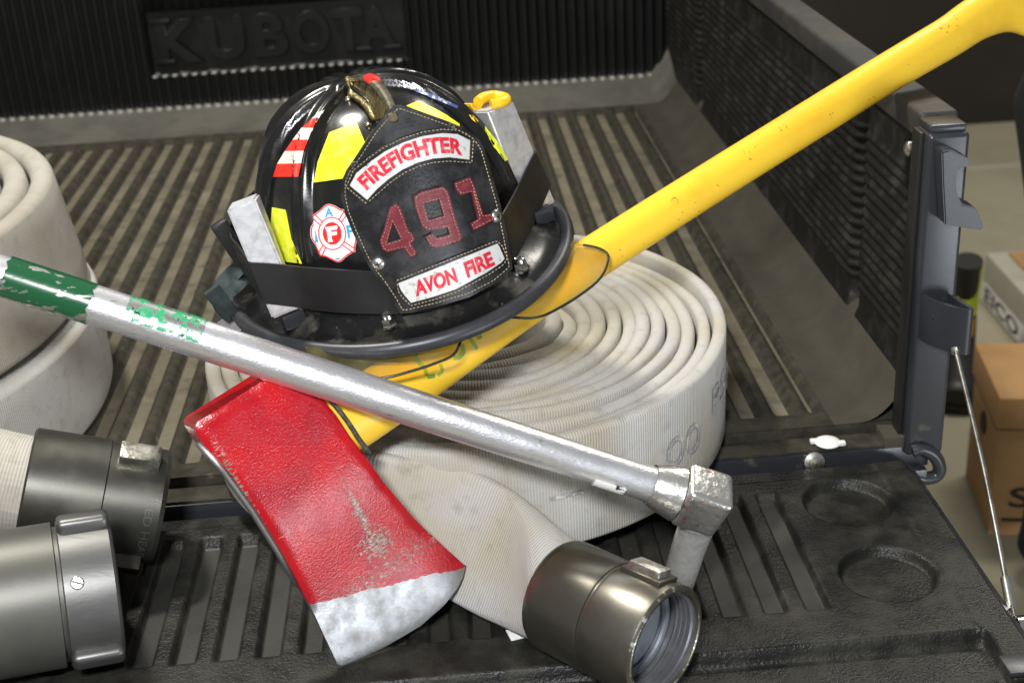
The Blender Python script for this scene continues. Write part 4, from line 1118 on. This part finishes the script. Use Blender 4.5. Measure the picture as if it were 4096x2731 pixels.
# ---- leather front shield
def guide_shield(x, z): return np.array([x, -.1485 + .118 * z + x * x / .21, z])
gx = np.linspace(-.11, .11, 45); gz = np.linspace(-.03, .22, 40)
Vg = np.array([HW(guide_shield(x, z)) for x in gx for z in gz]); Fg = grid_faces(45, 40)
gsurf = Surf(Vg, Fg)
so = [(940, 207), (900, 245), (830, 330), (770, 425), (705, 520), (685, 570), (683, 640), (700, 720), (740, 820), (790, 930), (825, 995), (880, 1065), (935, 1150), (968, 1207), (1010, 1205), (1150, 1172), (1300, 1127), (1420, 1065), (1500, 995), (1492, 930), (1470, 820), (1440, 680), (1400, 540), (1365, 420), (1340, 375), (1290, 330), (1200, 288), (1080, 243), (965, 203)]
shield = plate('front_shield', gsurf, ps(zz1, so), 'leather', hel, -.0015, .0032, step=8)
OS = .0017
def inset(poly, d):
    P = np.array(poly, float); n = len(P); out = []
    ar = .5 * sum(P[i][0] * P[(i + 1) % n][1] - P[(i + 1) % n][0] * P[i][1] for i in range(n)); sg = 1 if ar > 0 else -1
    for i in range(n):
        t = nrm(P[(i + 1) % n] - P[i - 1]); out.append(P[i] + sg * d * np.array([-t[1], t[0]]))
    return [tuple(p) for p in out]
sv, sf = [], []
stitches(gsurf, inset(ps(zz1, so), 9), sv, sf, True, off=OS + .0002)
# name panels
fp = [(400, 1210), (240, 1075), (300, 960), (420, 860), (560, 760), (720, 680), (900, 620), (1080, 595), (1220, 605), (1335, 665), (1330, 845), (1150, 820), (1000, 830), (860, 865), (720, 930), (590, 1020), (490, 1110)]
fpp = ps(zz5, fp)
fr = plate('name_frame', gsurf, inset(fpp, -11), 'leather', shield, OS, .0014, step=8)
plate('name_panel', gsurf, fpp, 'silver', fr, OS + .0014, .0003, step=8)
word('FIREFIGHTER', [(400, 1122), (470, 1055), (560, 985), (690, 885), (780, 848), (860, 820), (960, 800), (1060, 782), (1150, 782), (1262, 808)], [(296, 1015), (390, 925), (480, 850), (600, 765), (720, 700), (800, 668), (920, 640), (1050, 628), (1150, 632), (1262, 662)], OS + .0021, 'redink', fr, .045, gsurf, zz5, 1.02)
stitches(gsurf, inset(fpp, -9), sv, sf, True, off=OS + .0016)
ap = ps(zz7, [(650, 765), (1300, 505), (1940, 250), (1965, 290), (2035, 450), (1990, 505), (1800, 632), (1400, 850), (1100, 950), (820, 1025), (740, 930), (690, 860)])
fr2 = plate('name_frame', gsurf, inset(ap, -9), 'leather', shield, OS, .0014, step=8)
plate('name_panel', gsurf, ap, 'silver', fr2, OS + .0014, .0003, step=8)
word('AVON', [(885, 947), (1435, 757)], [(848, 735), (1372, 552)], OS + .0021, 'redink', fr2, .045, gsurf, zz7)
word('FIRE', [(1552, 703), (1912, 532)], [(1490, 500), (1840, 345)], OS + .0021, 'redink', fr2, .045, gsurf, zz7)
stitches(gsurf, inset(ap, -7), sv, sf, True, off=OS + .0016)
# numerals cut from maroon leather
n4 = [(915, 692), (948, 675), (966, 700), (1003, 806), (1020, 815), (1034, 850), (1012, 864), (1042, 908), (1036, 925), (1010, 932), (985, 888), (905, 907), (882, 893), (868, 852), (890, 790)]
h4 = [(930, 762), (903, 868), (968, 848)]
n9 = [(1028, 642), (1060, 620), (1158, 597), (1184, 618), (1218, 740), (1252, 842), (1240, 862), (1132, 890), (1104, 878), (1080, 836), (1114, 820), (1136, 842), (1196, 826), (1184, 792), (1092, 806), (1064, 782), (1032, 690)]
h9 = [(1073, 676), (1142, 658), (1166, 736), (1096, 756)]
n1 = [(1213, 580), (1288, 552), (1312, 606), (1352, 736), (1390, 728), (1404, 758), (1308, 808), (1290, 776), (1328, 752), (1296, 624), (1244, 638), (1222, 612)]
for nm, o_, hs in (('numeral', n4, [h4]), ('numeral', n9, [h9]), ('numeral', n1, [])):
    P_o = ps(zz1, o_); P_h = [ps(zz1, h_) for h_ in hs]
    nb = plate('numeral_backing', gsurf, inset(P_o, -3.0), 'leather', shield, OS, .0008, step=7)
    plate(nm, gsurf, P_o, 'maroon', nb, OS + .0008, .0014, P_h, step=5)
    stitches(gsurf, inset(P_o, 4.0), sv, sf, True, 8.0, 5.0, 1.3, OS + .0023)
    for q in P_h: stitches(gsurf, inset(q, -4.0), sv, sf, True, 8.0, 5.0, 1.3, OS + .0023)
kind(mesh('stitching', sv, orient(sv, sf), 'thread', shield, False), 'stuff')
# screws and eyelets
for (u, v) in ((870, 603), (1135, 497)):
    h, n_ = gsurf.hit(u, v); sc_ = lathe('screw', h, n_, [(OS, .0054), (OS + .0012, .0051), (OS + .0024, .0036), (OS + .0029, .0001)], 'zinc', shield, 26, 60)
    for ax_ in (HX, HZ):
        a_ = nrm(ax_ - np.dot(ax_, n_) * n_); box('cross_slot', h + n_ * (OS + .0026), (.0044, .0009, .0010), 'blackrub', sc_, 0, axes=(a_, np.cross(n_, a_), n_))
for (u, v) in ((816, 379), (1033, 292)):
    h, n_ = gsurf.hit(u, v); ey = lathe('eyelet', h, n_, [(OS, .0032), (OS + .0010, .0027), (OS + .0008, .0020), (OS - .0004, .0017), (OS - .0004, .0001)], 'epoxy', shield, 20, 60)
# ---- brass eagle holding the shield
ra = [(797, 188), (796, 208), (812, 224), (826, 242), (845, 268), (860, 286)]
rb = [(811, 182), (832, 179), (855, 187), (876, 206), (890, 228), (900, 252), (903, 272)]
RA = catmull([ssurf.hit(u, v, .004)[0] for u, v in ra], 4)
d0 = proj(ssurf.hit(811, 184, .004)[0])[2]; d1 = proj(gsurf.hit(903, 272, .008)[0])[2]
RB = catmull([atd(u, v, d0 + (d1 - d0) * i / 6) for i, (u, v) in enumerate(rb)], 4)
na = 16
RAi = np.array([[np.interp(t, np.linspace(0, 1, len(RA)), RA[:, c]) for c in range(3)] for t in np.linspace(0, 1, na)])
RBi = np.array([[np.interp(t, np.linspace(0, 1, len(RB)), RB[:, c]) for c in range(3)] for t in np.linspace(0, .92, na)])
Vl = []
for i in range(na):
    for k in np.linspace(0, 1, 12):
        p = RAi[i] * (1 - k) + RBi[i] * k; toc = nrm(CP - p)
        Vl.append(p - toc * .010 * math.sin(math.pi * k) + toc * .0022 * math.sin(k * 26 + i * .9) * (1 - k))
eag = mesh('shield_holder', Vl, grid_faces(na, 12), 'brass', hel)
so_ = eag.modifiers.new('thick', 'SOLIDIFY'); so_.thickness = .003; so_.offset = 0
tube('beak', RB, np.interp(np.linspace(0, 1, len(RB)), [0, .2, .8, 1], [.0024, .0030, .0030, .0026]), 'brassy', eag, 12, rad2=np.interp(np.linspace(0, 1, len(RB)), [0, .3, 1], [.003, .0048, .0032]))
tube('red_tape', RB[7:10] + np.array([0, 0, .0012]), .0040, 'stred', eag, 12, rad2=.0050)
for (u, v) in ((801, 232), (846, 288)):
    h, n_ = ssurf.hit(u, v); lathe('rivet', h, n_, [(0, .0026), (.002, .0026), (.0034, .0018), (.004, .0001)], 'brassy', eag, 16, 60)
# ---- eye shield: two amber lenses hanging out below the brim
def visor_pt(phi, k):
    x = .19 * math.sin(phi); y = -.164 + x * x / .66
    out = nrm(np.array([x * 1.1, -.16, 0])); return np.array([x, y, -.014]) + out * (.050 * k - .02) + np.array([0, 0, -.045 * k])
NV = 80
Vv = np.array([HW(visor_pt(math.radians(-100 + 200 * i / NV), k)) for i in range(NV + 1) for k in np.linspace(-.9, 2.6, 16)])
vsurf = Surf(Vv, grid_faces(NV + 1, 16))
lensL = [(700, 795), (800, 804), (950, 788), (1086, 744), (1082, 746), (1062, 775), (1042, 814), (1000, 834), (942, 853), (880, 868), (800, 872), (740, 856), (712, 826)]
lensR = [(1094, 726), (1160, 728), (1233, 729), (1290, 704), (1340, 672), (1372, 646), (1390, 620), (1397, 592), (1390, 578), (1368, 568), (1340, 563), (1319, 562), (1308, 585), (1268, 642), (1225, 672), (1160, 708)]
def lens(o_, edge):
    l = plate('eye_shield', vsurf, o_, 'amber', hel, -.001, .0018, step=9)
    P3 = [vsurf.hit(u, v, 0) for u, v in edge]; P3 = [p[0] for p in P3 if p]
    tube('lens_edge', catmull(P3, 5), .0011, 'edge', l, 8)
lens(lensL, [(1084, 728), (1062, 775), (1042, 814), (1000, 834), (942, 853), (880, 868), (800, 872)])
lens(lensR, [(1094, 727), (1160, 728), (1233, 729), (1290, 704), (1340, 672), (1372, 646), (1390, 620), (1397, 592), (1390, 578), (1368, 568), (1340, 563)])
# ---- chin strap at the left, flap of cloth under the brim
def ribbon(name, pts, depth, w_, mat, par, th=.0012):
    P3 = catmull([atd(u, v, depth + dd) for (u, v, dd) in pts], 6)
    return tube(name, P3, w_, mat, par, 10, True, up=HY, rad2=th)
def f6(x, y, d=0): u, v = zz6(x, y); return (u, v, d)
ribbon('chin_strap', [f6(345, 590, .02), f6(290, 640), f6(220, 710), f6(160, 780), f6(145, 860), f6(175, 940), f6(205, 955)], 1.108, .0075, 'strap', hel)
ribbon('chin_strap', [f6(360, 690, .02), f6(310, 740), f6(250, 790), f6(195, 830), f6(205, 900)], 1.104, .0070, 'strap', hel)
box('strap_buckle', atd(*zz6(165, 900), 1.101), (.014, .006, .030), 'strap', hel, .002, axes=(nrm(HX + .3 * HZ), HY, nrm(HZ - .3 * HX)))
box('strap_clip', atd(*zz6(268, 470), 1.118), (.014, .010, .052), 'blackrub', hel, .003, axes=(nrm(HX + .25 * HZ), HY, nrm(HZ - .25 * HX)))
fl = [atd(*zz6(x, y), 1.125) for x, y in ((130, 1060), (255, 975), (345, 1085), (330, 1160))]
V = [p for p in fl] + [p + CM[:, 2] * .012 for p in fl]
mesh('neck_flap', V, orient(V[:4], [(0, 1, 2, 3)]) + [(0, 1, 5, 4), (1, 2, 6, 5), (2, 3, 7, 6), (3, 0, 4, 7), (4, 5, 6, 7)], 'cloth', hel, False)
tube('neck_strap', catmull([atd(*zz6(x, y), 1.11) for x, y in ((330, 1120), (450, 1150), (620, 1200), (800, 1270))], 5), .011, 'darkcloth', hel, 10, rad2=.004)

# ================================================================== WEDGES, BAND AND CLIP ON THE HELMET
def wedge(name, quad, p0, n_, th, label, cat='wedge', mat='alu', thin=.45):
    n_ = nrm(n_); P = [onplane(u, v, p0, n_) for u, v in quad]
    t = thing(name, P[2], label, cat)
    bm = bmesh.new(); a = [bm.verts.new(p) for p in P]; b = [bm.verts.new(p - n_ * (th * (1 if i < 2 else thin))) for i, p in enumerate(P)]
    bm.faces.new(a); bm.faces.new(b[::-1])
    for i in range(4): bm.faces.new((a[i], b[i], b[(i + 1) % 4], a[(i + 1) % 4]))
    bmesh.ops.recalc_face_normals(bm, faces=bm.faces)
    bmesh.ops.bevel(bm, geom=list(bm.edges), offset=.0016, segments=3, affect='EDGES')
    from_bm('wedge_body', bm, mat, t); return P, t
nL = HR @ nrm((-.42, -.90, .12)); nR = HR @ nrm((.38, -.92, .05))
qL = [zz6(205, 175), zz6(430, 90), zz6(780, 945), zz6(565, 1035)]
pL = HW((-.126, -.060, .03)); PL_, tL = wedge('door_wedge', qL, pL, nL, .020, 'scuffed aluminium wedge tucked under the rubber band beside the flag stripes')
qR = [zz8(105, 200), zz8(325, 110), zz8(680, 965), zz8(440, 1055)]
pR = HW((.128, -.046, .06)); PR_, tR = wedge('door_wedge', qR, pR, nR, .020, 'plain aluminium wedge on the helmet side in front of the yellow clip')
# the rubber band: a loop outside the shell and the wedges
gV = [HW((.1225 * math.sin(a), -.1365 * math.cos(a) * 1.0, z)) for a in np.radians(np.linspace(-130, 130, 90)) for z in np.linspace(-.09, .24, 10)]
gF = grid_faces(90, 10)
for P, n_ in ((PL_, nL), (PR_, nR)):
    b = len(gV); gV = list(gV) + [p + n_ * .0006 for p in P]; gF = gF + [(b, b + 1, b + 2, b + 3)]
wsurf = Surf(gV, gF)
bt = [((573, 604), (609, 697)), ((610, 606), (650, 702)), ((650, 609), (694, 707)), ((700, 613), (730, 712)), ((760, 617), (770, 716)), ((852, 623), (823, 719)), ((905, 630), (899, 720)), ((960, 640), (985, 716)),
      ((1030, 625), (1075, 700)), ((1095, 570), (1135, 662)), ((1128, 530), (1160, 625)), ((1154, 490), (1183, 592)), ((1178, 448), (1206, 548)), ((1200, 405), (1232, 503)), ((1229, 348), (1265, 428))]
front = []
for a, b in bt:
    pa = wsurf.hit(*a, .0012) if a[0] > 690 else None; pb = wsurf.hit(*b, .0012) if a[0] > 690 else None
    qn, qp = (nL, PL_[0]) if a[0] < 900 else (nR, PR_[0])
    front.append((pa[0] if pa else onplane(*a, qp + qn * .0018, qn), pb[0] if pb else onplane(*b, qp + qn * .0018, qn)))
e1t, e1b = front[-1]; e0t, e0b = front[0]
loc = lambda p: (HR.T @ (np.asarray(p) - HTv)) / HS
L1t, L1b, L0t, L0b = loc(e1t), loc(e1b), loc(e0t), loc(e0b)
back = []
for k in np.linspace(0, 1, 22)[1:-1]:
    a = math.radians(78 + (282 - 78) * k)
    x, y = .136 * math.sin(a), -.150 * math.cos(a)
    w_ = min(k / .12, 1); w2 = min((1 - k) / .12, 1)
    zt = L1t[2] * (1 - k) + L0t[2] * k; zb = L1b[2] * (1 - k) + L0b[2] * k
    pt = np.array([x, y, zt]); pb = np.array([x, y, zb])
    back.append((HW(pt), HW(pb)))
lp = front + back
Vv = []; nl = len(lp)
cen = np.mean([(a + b) / 2 for a, b in lp], axis=0)
for a, b in lp:
    m = (a + b) / 2; o = m - cen; o = nrm(o - np.dot(o, HZ) * HZ) * .0009
    for s in np.linspace(0, 1, 4): Vv.append(a * (1 - s) + b * s + o * 0)
    for s in np.linspace(1, 0, 4): Vv.append(a * (1 - s) + b * s - o * 1.6)
Kb = 8
Fv = [(i * Kb + j, i * Kb + (j + 1) % Kb, ((i + 1) % nl) * Kb + (j + 1) % Kb, ((i + 1) % nl) * Kb + j) for i in range(nl) for j in range(Kb)]
band = mesh('rubber_band', Vv, Fv, 'band', None, True, None, 35)
tag(band, 'wide black rubber band stretched round the helmet over both metal wedges', 'rubber band')
# yellow plastic clip behind the right wedge
yc = thing('plastic_clip', PR_[0] - nR * .03, 'yellow plastic clip sticking up behind the metal wedge', 'clip')
def prism(name, px, p0, n_, th, mat, par, bev=.0016):
    n_ = nrm(n_); P = [onplane(u, v, p0, n_) for u, v in px]
    bm = bmesh.new(); a = [bm.verts.new(p) for p in P]; b = [bm.verts.new(p - n_ * th) for p in P]
    bm.faces.new(a); bm.faces.new(b[::-1]); N_ = len(P)
    for i in range(N_): bm.faces.new((a[i], b[i], b[(i + 1) % N_], a[(i + 1) % N_]))
    bmesh.ops.recalc_face_normals(bm, faces=bm.faces)
    bmesh.ops.bevel(bm, geom=list(bm.edges), offset=bev, segments=3, affect='EDGES')
    return from_bm(name, bm, mat, par)
pY = PR_[0] - nR * .016
prism('clip_body', ps(zz5, [(1370, 330), (1385, 312), (1455, 318), (1545, 365), (1620, 600), (1560, 560), (1480, 450)]), pY, nR, .018, 'yplastic', yc)
yr = [atd(*zz5(x, y), proj(pY)[2] + dd) for x, y, dd in ((1440, 305, .004), (1500, 262, .010), (1590, 246, .016), (1680, 262, .012), (1700, 285, .006), (1640, 312, .0), (1560, 330, -.002))]
tube('clip_loop', catmull(yr, 6), .0046, 'yplastic', yc, 12)

# ================================================================== SMALL THINGS ON THE BED
h = onz(1901, 1015, -.0070)
bm = bmesh.new(); bmesh.ops.create_uvsphere(bm, u_segments=24, v_segments=10, radius=.0125, matrix=Matrix.Translation(h) @ Matrix.Diagonal((1, 1, .28, 1)))
wc = thing('plastic_clip', h, 'small white plastic clip lying on the black sill', 'clip'); from_bm('cap_disc', bm, 'whiteplas', wc)
for s in (-1, 1): box('cap_tab', h + np.array([s * .0125, -s * .004, 0]), (.007, .006, .004), 'whiteplas', wc, .0012)
h = onz(1192, 1463, TG); cs = box('paper_scrap', h + np.array([0, .004, .0012]), (.017, .014, .0016), 'whiteplas', None, .0005, axes=(nrm((1, .25, 0)), nrm((-.25, 1, 0)), (0, 0, 1)))
tag(cs, 'tiny white scrap on the tailgate half under the hose end', 'scrap')

# ================================================================== GARAGE BEHIND THE TRUCK
GZ = -.78
V = []
gr_x = np.array([-6, 2.05, 2.058, 9.]); 
fl_o = mesh('concrete_floor', [(-7, -3, GZ), (9, -3, GZ), (9, 9, GZ), (-7, 9, GZ)], [(0, 1, 2, 3)], 'concrete', None, False); kind(fl_o, 'structure')
j0, j1 = onz(2200, 388, GZ), onz(2352, 380, GZ); jd = nrm(j1 - j0)
jt = box('expansion_joint', (j0 + j1) / 2 + np.array([0, 0, .002]), (9, .02, .004), 'cartonw', fl_o, 0, axes=(jd, np.cross([0, 0, 1], jd), (0, 0, 1)))
wl = box('wall', (2, 4.75, .6), (9, .12, 2.76), 'darkwall', None, .01); kind(wl, 'structure')
# carton with a printed face
b0 = onz(2217, 1088, GZ); b1 = onz(2268, 1229, GZ); ex = nrm(b1 - b0); ey = np.cross([0, 0, 1], ex)
if ey[0] < 0: ey = -ey
BD = float(np.linalg.norm(b1 - b0)); BW = .40; BH = .285
ct = thing('carton', (b0 + b1) / 2 + ey * BW / 2, 'brown cardboard carton printed with black letters on the concrete floor', 'box')
cc = (b0 + b1) / 2 + ey * BW / 2
box('carton_body', cc + np.array([0, 0, BH * .5 - .012 + .012]), (BD, BW, BH - .002), 'carton', ct, .003, axes=(ex, ey, (0, 0, 1)))
box('carton_lid', cc + np.array([0, 0, BH - .030]), (BD + .010, BW + .010, .064), 'carton', ct, .003, axes=(ex, ey, (0, 0, 1)))
hh = (b0 + b1) / 2 - ey * .0022 + np.array([0, 0, BH * .62])
lathe('hand_hole', hh, -ey, [(0, .022), (.0015, .020), (.001, .0001)], 'blackink', ct, 20)
box('tape_strip', cc + np.array([0, 0, BH + .0025]), (BD + .012, .05, .0012), 'cartontape', ct, 0, axes=(ex, ey, (0, 0, 1)))
box('lid_seam', cc + np.array([0, 0, BH - .060]), (BD + .0112, BW + .0112, .0015), 'blackink', ct, 0, axes=(ex, ey, (0, 0, 1)))
fc = b1 + ex * .0018
V2, Fc = text_tris('Sup', .02); V = [fc + ey * (.030 + .13 * x) + np.array([0, 0, .050 + .055 * y]) + ex * .0008 for x, y in V2]
mesh('printed_text', V, orient(V, Fc), 'blackink', ct, False)
box('printed_rule', fc + ey * .10 + np.array([0, 0, .036]) + ex * .0006, (.0006, .16, .007), 'blackink', ct, 0, axes=(ex, ey, (0, 0, 1)))
box('printed_mark', fc + ey * .13 + np.array([0, 0, .135]) + ex * .0006, (.0006, .03, .02), 'blackink', ct, 0, axes=(ex, ey, (0, 0, 1)))
# long pale carton further back
p0 = onz(2253, 690, GZ); p1 = onz(2345, 800, GZ); ex2 = nrm(p1 - p0); ey2 = np.cross([0, 0, 1], ex2)
if ey2[0] < 0: ey2 = -ey2
L2 = float(np.linalg.norm(p1 - p0)) + .35; c2_ = p0 + ex2 * L2 / 2 + ey2 * .2
pc = thing('carton', c2_, 'pale flat carton with a white lettered strip lying behind the brown carton', 'box')
box('carton_body', c2_ + np.array([0, 0, .066]), (L2, .40, .130), 'cartonw', pc, .003, axes=(ex2, ey2, (0, 0, 1)))
box('carton_lid', c2_ + np.array([0, 0, .134]), (L2 - .04, .30, .006), 'carton', pc, .001, axes=(ex2, ey2, (0, 0, 1)))
sf_ = p0 - ey2 * .001
box('label_strip', sf_ + ex2 * L2 / 2 + np.array([0, 0, .034]) - ey2 * .0004, (L2 * .96, .0012, .050), 'whiteplas', pc, 0, axes=(ex2, ey2, (0, 0, 1)))
V2, Fc = text_tris('EICO', .02); V = [sf_ - ey2 * .0018 + ex2 * (.03 + .24 * x) + np.array([0, 0, .014 + .038 * y]) for x, y in V2]
mesh('printed_text', V, orient(V, Fc), 'blackink', pc, False)
# boot
bo = onz(2196, 905, GZ)
bt_ = thing('boot', bo, 'black boot with bright yellow panel standing on concrete beyond the corner post', 'boot')
bf_ = nrm(np.array([CP[0] - bo[0], CP[1] - bo[1], 0])); bs = np.cross([0, 0, 1], bf_)
def bl(f, s, z): return bo + bf_ * f + bs * s + np.array([0, 0, z])
ft = [bl(-.16, 0, .035), bl(-.13, 0, .045), bl(-.06, 0, .050), bl(.0, 0, .048), bl(.05, 0, .040), bl(.085, 0, .034), bl(.10, 0, .03)]
tube('foot', catmull(ft, 4), np.interp(np.linspace(0, 1, 25), [0, .15, .8, .95, 1], [.02, .040, .036, .026, .008]), 'blackrub', bt_, 16, rad2=np.interp(np.linspace(0, 1, 25), [0, .15, .75, .93, 1], [.025, .042, .048, .036, .01]))
sh_ = [bl(-.11, 0, .03), bl(-.11, 0, .12), bl(-.112, 0, .18), bl(-.10, 0, .24), bl(-.09, 0, .285)]
tube('shaft', catmull(sh_, 5), np.interp(np.linspace(0, 1, 21), [0, .4, 1], [.036, .029, .034]), 'blackrub', bt_, 20, rad2=np.interp(np.linspace(0, 1, 21), [0, .4, 1], [.034, .028, .032]))
def panel(name, z0, z1, a0, a1, rr, mat):
    V = []; n1, n2 = 8, 12
    for i in range(n1 + 1):
        z = z0 + (z1 - z0) * i / n1
        for j in range(n2 + 1):
            a = math.radians(a0 + (a1 - a0) * j / n2); rad_ = rr + .008 * sstep(.18, .34, z)
            c = bl(-.112 + .02 * sstep(.2, .345, z), 0, z); V.append(c + (bf_ * math.cos(a) + bs * math.sin(a)) * rad_)
    mesh(name, V, grid_faces(n1 + 1, n2 + 1), mat, bt_)
panel('yellow_panel', .155, .270, -35, 62, .0325, 'lime')
panel('orange_panel', .105, .148, -35, 50, .0335, 'orange')
box('sole', bl(-.035, 0, .011), (.27, .088, .022), 'blackrub', bt_, .008, axes=(bf_, bs, (0, 0, 1)))

# person standing at the edge of the view, only jacket hem and shoe in the frame
def person():
    J = {'pel': (1.065, 1.97, .10), 'hip0': (1.00, 1.97, .02), 'hip1': (1.15, 2.0, .02), 'kn0': (1.030, 1.95, -.33), 'kn1': (1.17, 2.0, -.33), 'an0': (1.035, 1.97, -.69), 'an1': (1.175, 2.02, -.69),
         'to0': (.962, 1.945, -.745), 'to1': (1.10, 2.0, -.75), 'he0': (1.055, 1.975, -.745), 'he1': (1.20, 2.025, -.745),
         'sp': (1.07, 1.97, .32), 'ch': (1.07, 1.98, .52), 'nk': (1.07, 1.98, .68), 'hd': (1.06, 1.96, .78), 'tp': (1.06, 1.96, .90),
         'sh0': (.90, 1.98, .60), 'sh1': (1.25, 1.98, .60), 'el0': (.885, 1.98, .34), 'el1': (1.29, 1.98, .33), 'wr0': (.92, 1.93, .13), 'wr1': (1.29, 1.92, .10), 'hn0': (.925, 1.91, .04), 'hn1': (1.29, 1.90, .01)}
    R_ = {'pel': (.20, .15), 'hip0': (.145, .13), 'hip1': (.13, .13), 'kn0': (.066, .075), 'kn1': (.07, .075), 'an0': (.055, .06), 'an1': (.055, .06), 'to0': (.034, .04), 'to1': (.034, .04), 'he0': (.036, .04), 'he1': (.036, .04),
          'sp': (.165, .12), 'ch': (.18, .13), 'nk': (.06, .06), 'hd': (.08, .095), 'tp': (.05, .06), 'sh0': (.075, .075), 'sh1': (.075, .075), 'el0': (.055, .055), 'el1': (.055, .055), 'wr0': (.045, .045), 'wr1': (.045, .045), 'hn0': (.035, .045), 'hn1': (.035, .045)}
    E_ = [('pel', 'hip0'), ('pel', 'hip1'), ('hip0', 'kn0'), ('hip1', 'kn1'), ('kn0', 'an0'), ('kn1', 'an1'), ('an0', 'to0'), ('an1', 'to1'), ('an0', 'he0'), ('an1', 'he1'), ('pel', 'sp'), ('sp', 'ch'), ('ch', 'nk'), ('nk', 'hd'), ('hd', 'tp'),
          ('ch', 'sh0'), ('ch', 'sh1'), ('sh0', 'el0'), ('sh1', 'el1'), ('el0', 'wr0'), ('el1', 'wr1'), ('wr0', 'hn0'), ('wr1', 'hn1')]
    ks_ = list(J); me = bpy.data.meshes.new('person'); me.from_pydata([J[k] for k in ks_], [(ks_.index(a), ks_.index(b)) for a, b in E_], [])
    o = bpy.data.objects.new('person', me); COL.objects.link(o)
    m = o.modifiers.new('skin', 'SKIN'); m.use_smooth_shade = True
    sv_ = me.skin_vertices[0].data
    for i, k in enumerate(ks_): sv_[i].radius = R_[k]
    sv_[0].use_root = True
    o.modifiers.new('sub', 'SUBSURF').render_levels = 2; o.modifiers['sub'].levels = 2
    me2 = bpy.data.meshes.new_from_object(o.evaluated_get(bpy.context.evaluated_depsgraph_get()))
    bpy.data.objects.remove(o)
    o = bpy.data.objects.new('person', me2); COL.objects.link(o); me2.materials.clear(); me2.materials.append(MT['navy'])
    return tag(o, 'person in dark navy clothing standing next to the brown carton', 'person')
person()
